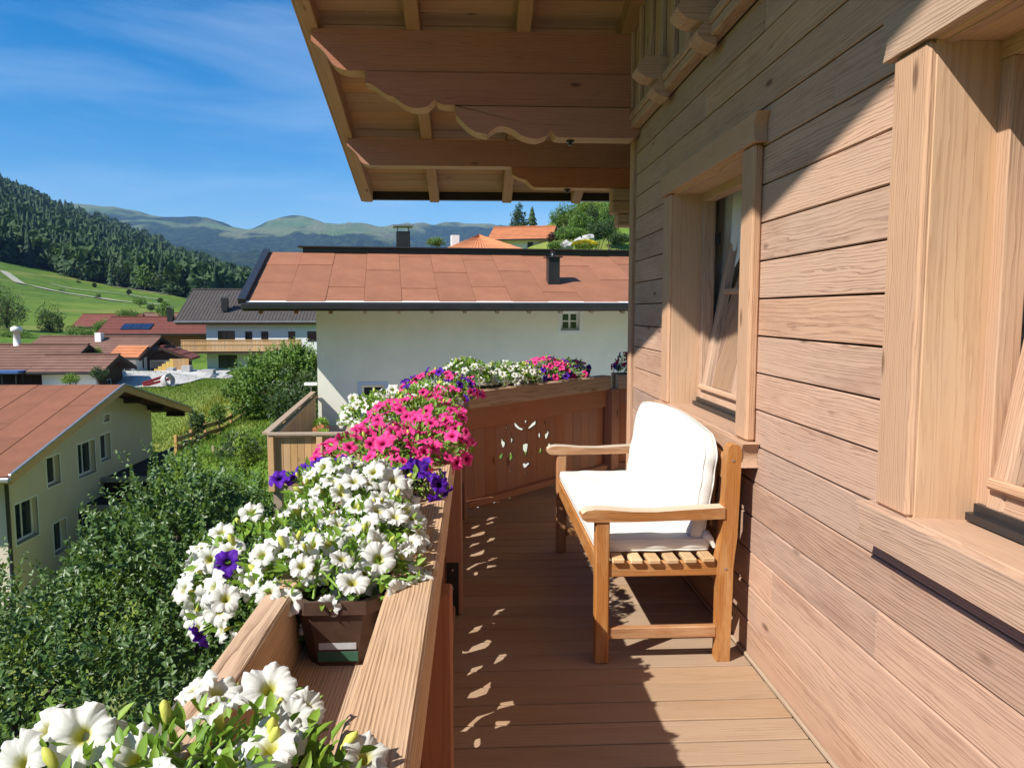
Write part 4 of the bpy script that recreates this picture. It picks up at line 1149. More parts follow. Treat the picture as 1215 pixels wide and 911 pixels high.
SKY_Y = np.array([262, 262, 269, 271.5, 274, 276.5, 274.5, 270.5, 269.8, 276.5, 276.5, 269.5, 266, 264.8, 265, 268, 271.5, 277, 274, 271.8, 272.5, 274, 275.5, 279, 280, 280], float)
def land(x, y):
    x, y = np.asarray(x, float), np.asarray(y, float)
    r = np.hypot(x, y)
    # near: inverse distance between known heights
    zs = np.zeros_like(r); ws = np.zeros_like(r)
    for (a, b, c) in NEAR:
        w = 1.0 / ((x - a) ** 2 + (y - b) ** 2 + 1.0) ** 1.9
        zs += w * c; ws += w
    zn = zs / ws + (fbm(x * .35, y * .35, 3, 3) - .5) * .25
    # far: radial profiles per direction
    ang = np.arctan2(x, np.maximum(y, -1e9))
    c = np.where(y > .05 * r, 562 + 912 * x / np.maximum(y, .05 * r), np.where(x < 0, -900.0, 1700.0))
    c = np.clip(c, -900, 1700)
    ci = np.clip(np.searchsorted(COLS, c) - 1, 0, len(COLS) - 2); tc = (c - COLS[ci]) / (COLS[ci + 1] - COLS[ci])
    lr = np.log(np.clip(r, 100, 9500)); LR = np.log(RN)
    ri = np.clip(np.searchsorted(LR, lr) - 1, 0, len(RN) - 2)
    tr = np.clip((np.exp(lr) - RN[ri]) / (RN[ri + 1] - RN[ri]), 0, 1)
    T = TZ.copy()
    za = T[ci, ri] * (1 - tc) + T[ci + 1, ri] * tc
    zb = T[ci, ri + 1] * (1 - tc) + T[ci + 1, ri + 1] * tc
    zf = za * (1 - tr) + zb * tr
    # the far ridge follows the skyline
    sky = EYE + (369 - 9 - np.interp(c, SKY_X, SKY_Y)) / 912 * 6500
    k = np.clip(1 - np.abs(r - 6500) / 2000, 0, 1)
    k = k * k * (3 - 2 * k)
    ridged = 1 - np.abs(fbm(x / 1100, y / 1100, 4, 21) * 2 - 1) * 1.0
    zf = zf * (1 - k) + sky * k
    zf = zf + np.clip((r - 1700) / 1500, 0, 1) * (1 - k ** 3 * .98) * (ridged - .75) * 300
    zf = zf + np.clip((r - 130) / 200, 0, 1) * np.clip((2600 - r) / 1000, 0, 1) * (fbm(x / 60, y / 60, 4, 5) - .5) * np.clip(r / 90, 1, 9)
    b = np.clip((r - 84) / 30, 0, 1); b = b * b * (3 - 2 * b)
    return zn * (1 - b) + zf * b
def land1(x, y): return float(land(np.array([x]), np.array([y]))[0])
def col_of(x, y): return 562 + 912 * x / np.maximum(y, 1e-3)
EDGE_C = np.array([-900, -250, 0, 60, 110, 160, 205, 250, 300, 340, 400]); EDGE_R = np.array([380, 400, 400, 400, 385, 370, 350, 330, 420, 800, 3000])
def hit_land(px, py, r0=20, r1=3000):
    """where the view ray through a photo pixel meets the ground"""
    d = ray(px, py); d = d / math.hypot(d[0], d[1])
    ts = np.exp(np.linspace(math.log(r0), math.log(r1), 900))
    P_ = CO[None] + d[None] * ts[:, None]
    dz = P_[:, 2] - land(P_[:, 0], P_[:, 1])
    i = np.argmax(dz < 0) if (dz < 0).any() else len(ts) - 1
    return P_[i]

na = np.concatenate([np.radians(np.linspace(-40, 32, 420)), np.radians(np.linspace(32, 320, 130))[1:-1]])
nr = np.concatenate([np.linspace(.05, 80, 150), np.exp(np.linspace(math.log(80), math.log(2200), 150))[1:], np.linspace(2200, 9500, 110)[1:]])
AA, RR = np.meshgrid(na, nr, indexing='ij')
GX, GY = np.sin(AA) * RR, np.cos(AA) * RR
GZ = land(GX.ravel(), GY.ravel()).reshape(GX.shape)
n1, n2 = GX.shape
ii, jj = np.meshgrid(np.arange(n1), np.arange(n2 - 1), indexing='ij')
i2 = (ii + 1) % n1
gf = np.stack([ii * n2 + jj, ii * n2 + jj + 1, i2 * n2 + jj + 1, i2 * n2 + jj], -1).reshape(-1, 4)
gv = np.stack([GX, GY, GZ], -1).reshape(-1, 3)
gv = np.concatenate([gv, [[0, 0, -2.6]]])
cen = np.stack([np.arange(n1) * n2, ((np.arange(n1) + 1) % n1) * n2, np.full(n1, len(gv) - 1), np.full(n1, len(gv) - 1)], -1)
cc = np.clip(np.where(GY > 0, col_of(GX, GY), np.where(GX < 0, -900, 1700)), -900, 1700)
er = np.interp(cc, EDGE_C, EDGE_R)
forest = np.clip((RR - er + (fbm(GX / 40, GY / 40, 3, 9) - .5) * 60) / 25, 0, 1) * (RR < 2300) * (cc < 420)
far = np.clip((RR - 2300) / 200, 0, 1)
fn = fbm(GX / 700, GY / 700, 5, 31)
farforest = far * np.clip(((510 + 800 * (fn - .5) + 260 * (fbm(GX / 160, GY / 160, 3, 44) - .5)) - GZ) / 40, 0, 1)
forest = np.maximum(forest, farforest)
gm, nt, b = new_mat('grassland', 0.95, 0.1)
ge = nd(nt, 'ShaderNodeNewGeometry'); at = nd(nt, 'ShaderNodeAttribute', attribute_name='forest'); fa = nd(nt, 'ShaderNodeAttribute', attribute_name='far')
pos = ge.outputs['Position']
n_a = noise(nt, mapping(nt, pos, (.018, .018, .018)), 1.0, 5, .6); n_b = noise(nt, mapping(nt, pos, (.9, .9, .9)), 1.0, 5, .65); n_c = noise(nt, mapping(nt, pos, (.05, .012, .02)), 1.0, 4, .6)
n_d = noise(nt, mapping(nt, pos, (9, 9, 9)), 1.0, 3, .7)
c = mixc(nt, rng(nt, n_b.outputs['Fac'], .35, .65), (.085, .165, .022), (.135, .225, .032))
n_e = noise(nt, mapping(nt, pos, (.22, .22, .22)), 1.0, 6, .7)
c = mixc(nt, rng(nt, n_e.outputs['Fac'], .42, .62, 0, .75), c, (.05, .105, .016))
c = mixc(nt, rng(nt, noise(nt, mapping(nt, pos, (.3, .3, .3), (7, 3, 0)), 1.0, 6, .7).outputs['Fac'], .55, .66, 0, .7), c, (.26, .25, .07))
c = mixc(nt, rng(nt, n_a.outputs['Fac'], .50, .60, 0, .6), c, (.19, .255, .040))
c = mixc(nt, mathn(nt, 'MULTIPLY', rng(nt, n_c.outputs['Fac'], .54, .62), .6), c, (.27, .26, .075))
c = mixc(nt, mathn(nt, 'MULTIPLY', rng(nt, n_d.outputs['Fac'], .35, .7), .35), c, (.05, .10, .012))
dn = nd(nt, 'ShaderNodeVectorMath', operation='LENGTH'); lk(nt, pos, dn.inputs[0])
c = mixc(nt, rng(nt, dn.outputs['Value'], 11, 15, 1, 0), c, (.17, .155, .12))  # invented grey-brown ground near the balcony, lessens green bounce light
alp = mixc(nt, rng(nt, noise(nt, mapping(nt, pos, (.0016, .0016, .004)), 1.0, 6, .6).outputs['Fac'], .42, .58), (.24, .26, .11), (.15, .24, .07))
alp = mixc(nt, mathn(nt, 'MULTIPLY', rng(nt, noise(nt, mapping(nt, pos, (.004, .004, .004)), 1.0, 5, .65).outputs['Fac'], .58, .66), .6), alp, (.22, .20, .16))
c = mixc(nt, fa.outputs['Fac'], c, alp)
wood_c = mixc(nt, rng(nt, noise(nt, mapping(nt, pos, (.03, .03, .03)), 1.0, 5, .7).outputs['Fac'], .4, .65), (.012, .028, .014), (.065, .10, .038))
c = mixc(nt, at.outputs['Fac'], c, wood_c)
lk(nt, c, b.inputs['Base Color'])
bn = noise(nt, mapping(nt, pos, (.035, .035, .035)), 1.0, 6, .75)
bp = nd(nt, 'ShaderNodeBump', Strength=1.0, Distance=40.0); lk(nt, mathn(nt, 'MULTIPLY', bn.outputs['Fac'], fa.outputs['Fac']), bp.inputs['Height'])
lk(nt, bp.outputs[0], b.inputs['Normal'])
allf = np.concatenate([gf, cen[:, [0, 1, 2, 3]][:, :4]])
tri_c = np.stack([cen[:, 1], cen[:, 0], cen[:, 2]], -1)
me = mesh_np('ground', gv, gf, gm, True, {'forest': np.append(forest.ravel(), 0), 'far': np.append(far.ravel(), 0)})
ground = kind(put('ground', me), 'structure')

# ------------------------------------------------------------------ road, paths (sheets laid on the ground)
def ribbon(name, pix, width, mat, lift=.05, r0=20, sub=10):
    P_ = [hit_land(*p, r0=r0) for p in pix]
    pts = []
    for a, b2 in zip(P_[:-1], P_[1:]):
        for i in range(sub): pts.append(a + (b2 - a) * i / sub)
    pts.append(P_[-1]); pts = np.array(pts); vs, fs = [], []
    for i, p in enumerate(pts):
        d = pts[min(i + 1, len(pts) - 1)] - pts[max(i - 1, 0)]; n_ = np.array([-d[1], d[0]]) / (math.hypot(d[0], d[1]) + 1e-9)
        for s in (-1, -.33, .33, 1):
            q = p[:2] + n_ * width / 2 * s; vs.append((q[0], q[1], land1(*q) + lift))
    for i in range(len(pts) - 1):
        for k in range(3): a = i * 4 + k; fs.append([a, a + 1, a + 5, a + 4])
    return kind(put(name, mesh_py(name, vs, fs, mat)), 'structure')
M_GRAVEL = plain('gravel', (0.50, 0.48, 0.45), 0.95, 0.1, .8, 0.15, 0.6, 12)
M_TRACK = plain('farm_track', (0.40, 0.385, 0.30), 0.95, 0.1, .2, 0.1)
def patch(name, poly, mat, lift=.06, res=14):
    """sheet on the ground inside a world polygon"""
    xs = [p[0] for p in poly]; ys = [p[1] for p in poly]; vs, fs, ok = [], [], {}
    for i in range(res + 1):
        for j in range(res + 1):
            x, y = min(xs) + (max(xs) - min(xs)) * i / res, min(ys) + (max(ys) - min(ys)) * j / res
            vs.append((x, y, land1(x, y) + lift)); ok[(i, j)] = inside((x, y), poly)
    for i in range(res):
        for j in range(res):
            if sum(ok[q] for q in ((i, j), (i + 1, j), (i, j + 1), (i + 1, j + 1))) >= 3:
                k = i * (res + 1) + j; fs.append([k, k + res + 1, k + res + 2, k + 1])
    return kind(put(name, mesh_py(name, vs, fs, mat, True)), 'structure')
patch('paving', [(-1.0, 10), (9, 11), (9, 23), (-1.0, 21.9)], M_CONC, .05, 20)
patch('road', [(-29, 47), (-24, 46), (-19.2, 49), (-18.6, 56), (-20, 64), (-25, 69), (-31, 70), (-30, 60)], M_GRAVEL, .08, 26)
ribbon('path', [(2, 322), (25, 337), (60, 345), (95, 351), (140, 358), (190, 362)], 3.0, M_TRACK, .3, 100)
ribbon('path', [(60, 338), (100, 345), (150, 350), (200, 358)], 1.8, M_TRACK, .3, 100)
ribbon('path', [(110, 333), (145, 342), (200, 350)], 1.6, M_TRACK, .3, 100)

# ================================================================== houses
def roofmat(name, col, tile_w=.3, row=.34, dark=.55, strips=False):
    m, nt, b = new_mat(name, 0.85, 0.2)
    tc = nd(nt, 'ShaderNodeTexCoord'); P_ = tc.outputs['Object']
    n1 = noise(nt, P_, 1.2, 6, .65); n2 = noise(nt, P_, 14, 3, .6); n3 = noise(nt, P_, 90, 2, .6)
    c = mixc(nt, rng(nt, n1.outputs['Fac'], .3, .7), tuple(x * .80 for x in col), tuple(x * 1.15 for x in col))
    c = mixc(nt, rng(nt, n2.outputs['Fac'], .35, .7, 0, .35), c, tuple(x * dark for x in col))
    c = mixc(nt, rng(nt, n3.outputs['Fac'], .4, .65, 0, .25), c, tuple(min(1, x * 1.5) for x in col))
    lk(nt, c, b.inputs['Base Color'])
    oi = nd(nt, 'ShaderNodeObjectInfo')
    hs = nd(nt, 'ShaderNodeHueSaturation'); lk(nt, c, hs.inputs['Color']); lk(nt, rng(nt, oi.outputs['Random'], 0, 1, .92, 1.07), hs.inputs['Value']); lk(nt, hs.outputs[0], b.inputs['Base Color'])
    bump(nt, b, n3.outputs['Fac'], .3, .01)
    return m
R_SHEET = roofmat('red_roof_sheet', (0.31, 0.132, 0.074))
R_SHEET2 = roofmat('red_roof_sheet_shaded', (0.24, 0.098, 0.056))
R_BROWN = roofmat('brown_roof_tile', (0.21, 0.115, 0.085))
R_RED = roofmat('dark_red_roof_tile', (0.19, 0.065, 0.05))
R_GREY = roofmat('grey_roof_tile', (0.095, 0.082, 0.076))
R_ORANGE = roofmat('orange_roof_tile', (0.52, 0.20, 0.09))
R_DARK = roofmat('dark_felt_roof', (0.028, 0.022, 0.022))

class Fr:
    """local frame: u along the ridge, v across, z up"""
    def __init__(s, x, y, yaw):
        s.o = V(x, y, 0); s.u = V(math.cos(yaw), math.sin(yaw), 0); s.v = V(-math.sin(yaw), math.cos(yaw), 0)
    def p(s, u, v, z): return s.o + s.u * u + s.v * v + V(0, 0, z)
def quadbox(name, c8, mat, parent):
    return put(name, mesh_py(name, c8, [[3, 2, 1, 0], [4, 5, 6, 7], [0, 1, 5, 4], [1, 2, 6, 5], [2, 3, 7, 6], [3, 0, 4, 7]], mat), None, parent)
def fbox(fr, name, lo, hi, mat, parent):
    return quadbox(name, [fr.p(u, v, z) for z in (lo[2], hi[2]) for (u, v) in ((lo[0], lo[1]), (hi[0], lo[1]), (hi[0], hi[1]), (lo[0], hi[1]))], mat, parent)
def tiled_slope(name, fr, u0, u1, ve, ze, vr, zr, th, mat, parent, course=.38, rib=0.0, ribw=.3):
    """one roof slope, eave (ve,ze) to ridge (vr,zr), built in stepped tile courses; optional rounded ribs down the slope"""
    L = math.hypot(vr - ve, zr - ze); n = max(2, int(L / course))
    e = fr.v * ((vr - ve) / L) + V(0, 0, (zr - ze) / L)
    nn = fr.u.cross(e)
    if nn.z < 0: nn = -nn
    base = fr.p(0, ve, ze)
    if rib:
        k = int((u1 - u0) / ribw) * 4; us = np.linspace(u0, u1, k + 1); rb = [rib * max(0, math.sin(i * math.pi / 2)) for i in range(k + 1)]
    else:
        us = [u0, u1]; rb = [0, 0]
    vs, fs = [], []
    rows = []
    for i in range(n):
        rows += [(L * i / n, .035), (L * (i + 1) / n + .02, 0.0)]
    for (s, h) in rows:
        for uu, r_ in zip(us, rb): vs.append(base + fr.u * uu + e * s + nn * (h + r_))
    m_ = len(us)
    for i in range(len(rows) - 1):
        for k in range(m_ - 1): a = i * m_ + k; fs.append([a, a + 1, a + m_ + 1, a + m_])
    k0 = len(vs)
    for (uu, s) in ((u0, 0), (u1, 0), (u1, L), (u0, L)): vs.append(base + fr.u * uu + e * s - nn * th)
    t0, t1 = 0, m_ - 1; q0, q1 = (len(rows) - 1) * m_, (len(rows) - 1) * m_ + m_ - 1
    fs += [[k0 + 3, k0 + 2, k0 + 1, k0], [k0, k0 + 1, t1, t0], [k0 + 2, k0 + 3, q0, q1], [k0 + 3, k0, t0, q0], [k0 + 1, k0 + 2, q1, t1]]
    return put(name, mesh_py(name, vs, fs, mat), None, parent)
def fwindow(fr, face, u, z, w, h, parent, frame_m=None, pane=None, bars=(1, 0), depth=.10, fw=.07, surround=None, open_=False, label=None):
    """window set into a wall; face: ('v', v) front at v looking to -v, ('u', u) gable looking to +u"""
    frame_m = frame_m or M_WFRAME; pane = pane or M_GLASS
    if face[0] == 'v': o, r, n = fr.p(u, face[1], z), fr.u, -fr.v
    else: o, r, n = fr.p(face[1], u, z), fr.v, fr.u
    up = V(0, 0, 1)
    def bx(a0, a1, b0, b1, d0, d1): return [o + r * a + up * b_ + n * d for d in (d0, d1) for (a, b_) in ((a0, b0), (a1, b0), (a1, b1), (a0, b1))]
    B = [bx(-w / 2, -w / 2 + fw, -h / 2, h / 2, -depth - .03, -depth), bx(w / 2 - fw, w / 2, -h / 2, h / 2, -depth - .03, -depth), bx(-w / 2 + fw, w / 2 - fw, -h / 2, -h / 2 + fw, -depth - .03, -depth), bx(-w / 2 + fw, w / 2 - fw, h / 2 - fw, h / 2, -depth - .03, -depth)]
    nb, hb = bars
    for i in range(nb): a = -w / 2 + w * (i + 1) / (nb + 1); B.append(bx(a - .03, a + .03, -h / 2 + fw, h / 2 - fw, -depth - .028, -depth - .002))
    for i in range(hb): q = -h / 2 + h * (i + 1) / (hb + 1); B.append(bx(-w / 2 + fw, w / 2 - fw, q - .02, q + .02, -depth - .027, -depth - .003))
    vs, fs = [], []
    F6 = [[3, 2, 1, 0], [4, 5, 6, 7], [0, 1, 5, 4], [1, 2, 6, 5], [2, 3, 7, 6], [3, 0, 4, 7]]
    for q in B: k = len(vs); vs += q; fs += [[k + i for i in f] for f in F6]
    wn_ = put('window', mesh_py('window', vs, fs, frame_m), None, parent)
    if label: wn_['label'] = label
    put('pane', mesh_py('pane', bx(-w / 2 + .01, w / 2 - .01, -h / 2 + .01, h / 2 - .01, -depth - .05, -depth - .022), F6, pane), None, wn_)
    if surround:
        t, mt = surround; S = [bx(-w / 2 - t, -w / 2, -h / 2 - t, h / 2 + t, -.02, .015), bx(w / 2, w / 2 + t, -h / 2 - t, h / 2 + t, -.02, .015), bx(-w / 2, w / 2, -h / 2 - t, -h / 2, -.02, .018), bx(-w / 2, w / 2, h / 2, h / 2 + t, -.02, .012)]
        vs, fs = [], []
        for q in S: k = len(vs); vs += q; fs += [[k + i for i in f] for f in F6]
        put('surround', mesh_py('surround', vs, fs, mt), None, wn_)
    sb = bx(-w / 2 + .002, w / 2 - .002, -h / 2 - .002, -h / 2 + .02, -depth, .03)
    put('window_ledge', mesh_py('window_ledge', sb, F6, M_GREYMETAL), None, wn_)
    return wn_
def wall_front(fr, name, face, outer, wins, th, mat, parent):
    """outer in (u,z), openings (u,z,w,h)"""
    hs = [[(u - w / 2, z - h / 2), (u + w / 2, z - h / 2), (u + w / 2, z + h / 2), (u - w / 2, z + h / 2)] for (u, z, w, h) in wins]
    if face[0] == 'v':
        M = frame(fr.p(0, face[1] + th / 2, 0), fr.u, V(0, 0, 1), -fr.v)
    else:
        M = frame(fr.p(face[1] - th / 2, 0, 0), fr.v, V(0, 0, 1), fr.u)
    return holed(name, outer, hs, th, M, mat, parent)
def chimney(fr, u, v, z0, z1, w, mat, parent, cap=True, capm=None):
    ch = fbox(fr, 'chimney', (u - w / 2, v - w / 2, z0), (u + w / 2, v + w / 2, z1), mat, parent)
    if cap:
        fbox(fr, 'chimney_cap', (u - w * .72, v - w * .72, z1 + w * .35), (u + w * .72, v + w * .72, z1 + w * .35 + .05), capm or M_GREYMETAL, ch)
        for a in (-1, 1):
            for c_ in (-1, 1): fbox(fr, 'cap_leg', (u + a * w * .4 - .02, v + c_ * w * .4 - .02, z1), (u + a * w * .4 + .02, v + c_ * w * .4 + .02, z1 + w * .36), capm or M_GREYMETAL, ch)
    return ch

# ------------------------------------------------------------------ neighbour: white house with the red sheet roof
YAW = math.radians(6.3)
fw_ = Fr(-4.44, 22.0, YAW)
wh = thing('white_house', 'white rendered house with red sheet roof and black gutter beyond the flowers', 'house', tuple(fw_.p(6, 4, -2.6)))
w1 = (7.35, 1.20, .56, .56); w2 = (1.55, -1.02, .66, .80)
wall_front(fw_, 'wall', ('v', 0), [(0, -3), (16, -3), (16, 1.70), (0, 1.70)], [w1, w2], .30, M_PLASTER_W, wh)
fbox(fw_, 'wall', (0, .301, -3), (16, 6.2, 1.68), M_PLASTER_W, wh)
prism('gable_wall', [(.31, 1.6), (6.2, 1.6), (3.1, 3.0)], .3, frame(fw_.p(.15, 0, 0), fw_.v, (0, 0, 1), fw_.u), M_PLASTER_W, wh)
fwindow(fw_, ('v', 0), *w1, wh, bars=(1, 1), surround=(.09, M_WFRAME))
fwindow(fw_, ('v', 0), *w2, wh, bars=(1, 0), surround=(.10, M_PLASTER_BLUE))
OV, OU, EZ, RZ, RV = 1.5, 1.72, 1.72, 3.34, 3.0
L_ = math.hypot(RV + OV, RZ - EZ); es = fw_.v * ((RV + OV) / L_) + V(0, 0, (RZ - EZ) / L_); ns = fw_.u.cross(es)
vs = []
for h in (-.14, -.012):
    for (uu, s) in ((-OU, 0), (16, 0), (16, L_), (-OU, L_)): vs.append(fw_.p(uu, -OV, EZ) + es * s + ns * h)
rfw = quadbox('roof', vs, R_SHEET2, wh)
for i in range(18):
    u0 = -OU + .10 + i * 1.0; u1 = min(u0 + 1.0, 16)
    cuts = {0: [.36, .72], 1: [.72], 2: [.28], 3: [.62], 4: [.26, .93], 5: [.58], 6: [.3, .88], 7: [.62], 8: [.2], 9: [.75], 10: [.45], 11: [.8], 12: [.3], 13: [.66], 14: [.4]}.get(i, [.5])
    ss = [0] + cuts + [1]
    for a, b2 in zip(ss[:-1], ss[1:]):
        s0, s1 = a * L_ - (.06 if a else -.02), b2 * L_
        lift = .012 if (i % 2) else .004
        M = frame(fw_.p((u0 + u1) / 2, -OV, EZ) + es * ((s0 + s1) / 2) + ns * lift, fw_.u, es, ns)
        # top end tucks under the next sheet
        put('roof_sheet', cbox(u1 - u0 - .006, s1 - s0, .012, .003, R_SHEET), M @ Matrix.Rotation(math.radians(-.35), 4, 'X'), rfw)
def along(name, fr, u0, u1, s, h, w, t, mat, parent):
    return board(name, fr.p(u0, -OV, EZ) + es * s + ns * h, fr.p(u1, -OV, EZ) + es * s + ns * h, w, t, es, mat, parent)
along('eave_strip', fw_, -OU, 16, .02, .018, .09, .01, M_WFRAME, rfw)
board('gutter', fw_.p(-OU - .02, -OV - .07, EZ - .10), fw_.p(16, -OV - .07, EZ - .10), .17, .14, (0, 0, 1), M_DARKMETAL, wh, .03)
board('fascia', fw_.p(-OU, -OV + .02, EZ - .14), fw_.p(16, -OV + .02, EZ - .14), .16, .03, (0, 0, 1), M_DARKWOOD, wh)
board('verge_flashing', fw_.p(-OU, -OV - .03, EZ) + ns * .03, fw_.p(-OU, RV, RZ) + ns * .03, .20, .16, fw_.u, M_DARKMETAL, rfw, .01)
board('ridge_box', fw_.p(-OU + 1.1, RV + .1, RZ + .07), fw_.p(16, RV + .1, RZ + .07), .16, .4, (0, 0, 1), M_DARKMETAL, rfw, .01)
board('ridge_cap', fw_.p(-OU + .95, RV + .1, RZ + .175), fw_.p(16, RV + .1, RZ + .175), .05, .56, (0, 0, 1), M_DARKMETAL, rfw, .01)
vs = []
for h in (-.14, 0):
    for (uu, vv, zz) in ((-OU, RV, RZ), (16, RV, RZ), (16, 7.2, 1.75), (-OU, 7.2, 1.75)): vs.append(fw_.p(uu, vv, zz + h))
quadbox('rear_slope', vs, R_SHEET, rfw)
for i in range(19):
    uu = -OU + .45 + i * .89
    board('rafter_tail', fw_.p(uu, -OV + .04, EZ - .24), fw_.p(uu, .0, EZ - .24 + (RZ - EZ) / (RV + OV) * (OV - .04)), .10, .12, fw_.u, M_PINEDK if i > 2 else M_BROWNWOOD, rfw)
board('wall_plate', fw_.p(-OU + .3, -.45, EZ + .10), fw_.p(0, -.45, EZ + .10), .16, .14, (0, 0, 1), M_BROWNWOOD, rfw)
c1 = chimney(fw_, 2.55, 4.2, 2.4, 4.15, .46, M_DARKMETAL, wh)
c2 = chimney(fw_, 6.85, .15, 1.9, 3.06, .34, M_DARKMETAL, wh, cap=False)
fbox(fw_, 'chimney_cap', (6.85 - .24, .15 - .24, 3.06), (6.85 + .24, .15 + .24, 3.10), M_DARKMETAL, c2)
tube('flue_pipe', [fw_.p(6.85, .15, 3.1), fw_.p(6.85, .15, 3.32)], .07, M_DARKMETAL, c2, 10)
# garden terrace of the white house
ter = thing('garden_terrace', 'raised timber garden terrace with boarded railing before the white house', 'terrace', (-2.5, 17.5, -2.6))
tz, rz = -1.74, -.77
T0, T1 = V(-3.86, 14.5, 0), V(-4.50, 21.9, 0)
td = (T1 - T0).normalized(); tn = V(-td.y, td.x, 0)
quadbox('floor', [V(*p) for z in (tz - .16, tz) for p in ((-3.86, 14.5, z), (-1.2, 14.5, z), (-1.2, 21.9, z), (-4.42, 21.9, z))], M_PINEDK, ter)
joined('support_post', [((-3.82, 14.55, -3.2), (-3.66, 14.7, tz - .16))], M_PINEDK, ter); joined('support_post', [((-1.5, 14.55, -3.2), (-1.34, 14.7, tz - .16))], M_PINEDK, ter)
def ter_run(p0, p1, nb, posts):
    d = (p1 - p0); L = d.length; e = d / L; n_ = V(-e.y, e.x, 0)
    board('hand_rail', p0 + UP * (rz - .02) - n_ * .05, p1 + UP * (rz - .02) - n_ * .05, .14, .045, n_, M_PINEDK, ter)
    board('hand_rail', p0 + UP * (rz - .12) + n_ * .06, p1 + UP * (rz - .12) + n_ * .06, .06, .05, n_, M_PINE, ter)
    board('low_rail', p0 + UP * (tz + .10), p1 + UP * (tz + .10), .12, .05, UP, M_PINE, ter)
    for i in range(nb):
        c_ = p0 + e * (L * (i + .5) / nb)
        board('panel_board', c_ + UP * (tz - .04), c_ + UP * (rz - .09), L / nb - .006, .024, e, M_PINE, ter)
    for s in posts:
        c_ = p0 + e * (L * s) - n_ * .055
        board('post', c_ + UP * (tz - .14), c_ + UP * (rz - .05), .11, .09, e, M_PINE, ter)
ter_run(T1, T0, 56, [.02, .35, .68])
ter_run(T0, V(-1.2, 14.5, 0), 20, [.02, .36, .98])
for (x, y, lab) in ((-3.5, 17.6, 'terracotta window box on the timber terrace rail side'), (-3.0, 15.2, 'terracotta flower box low on the timber terrace behind the near panel')):
    tb = thing('terracotta_box', lab, 'planter', (x, y, tz))
    hz = .62 if y > 16 else .72
    joined('box', [((x - .12, y - .35, tz + hz - .2), (x + .12, y + .35, tz + hz))], M_TERRA, tb)
    joined('stand', [((x - .10, y - .3, tz), (x - .06, y + .3, tz + hz - .2)), ((x + .06, y - .3, tz), (x + .10, y + .3, tz + hz - .2))], M_PINEDK, tb)
    rs = np.random.RandomState(5); u = unit(160, rs); u[:, 2] = abs(u[:, 2])
    vs, fs = leaf_geo(np.array([x, y, tz + hz]) + u * np.array([.12, .33, .14]), u + np.array([0, 0, .5]), u + .3, rs.uniform(.05, .1, 160), rs.uniform(.03, .05, 160))
    put('foliage', mesh_np('foliage', vs, fs, M_LEAF, True, {'tint': np.repeat(rs.rand(160), 6)}), None, tb)

# ------------------------------------------------------------------ neighbour: beige house on the left
fb = Fr(-14.2, 29.8, math.pi)       # u runs towards -X from the gable, v towards -Y
fb.u, fb.v = V(1, 0, 0), V(0, 1, 0) # gable looks to +X: u=0 is the gable plane
bh = thing('beige_house', 'beige rendered house with red sheet roof in shade on the left', 'house', (-20, 29.8, -8.3))
wins = [(26.30 - 29.8, -3.86, .80, .98), (28.55 - 29.8, -3.88, 1.25, 1.22), (30.0 - 29.8, -3.72, .80, 1.02), (24.62 - 29.8, -5.10, 1.22, 1.26), (26.5 - 29.8, -6.20, .80, 1.08), (28.35 - 29.8, -6.05, 1.25, 1.05), (30.2 - 29.8, -2.62, .5, .26)]
sl = .257
gw = [(-6.2, -8.5), (4.5, -8.5), (4.5, -2.9 + .1 - .05), (0, -1.55), (-6.2, -1.55 - 6.2 * sl)]
gw = [(-6.2, -8.5), (4.5, -8.5), (4.5, -1.55 - 4.5 * sl), (0, -1.55), (-6.2, -1.55 - 6.2 * sl)]
wall_front(fb, 'gable_wall', ('u', 0), gw, wins, .3, M_PLASTER_B, bh)
prism('wall_body', [(-6.18, -8.5), (4.48, -8.5), (4.48, -1.6 - 4.5 * sl), (0, -1.6), (-6.18, -1.6 - 6.2 * sl)], 15.6, frame((-14.51 - 7.8, 29.8, 0), (0, 1, 0), (0, 0, 1), (1, 0, 0)), M_PLASTER_B, bh)
for i, (u, z, w, h) in enumerate(wins):
    fwindow(fb, ('u', 0), u, z, w, h, bh, bars=(1 if w > 1 else 0, 0), depth=.16, fw=.08, surround=(.055, M_WFRAME))
bro = None
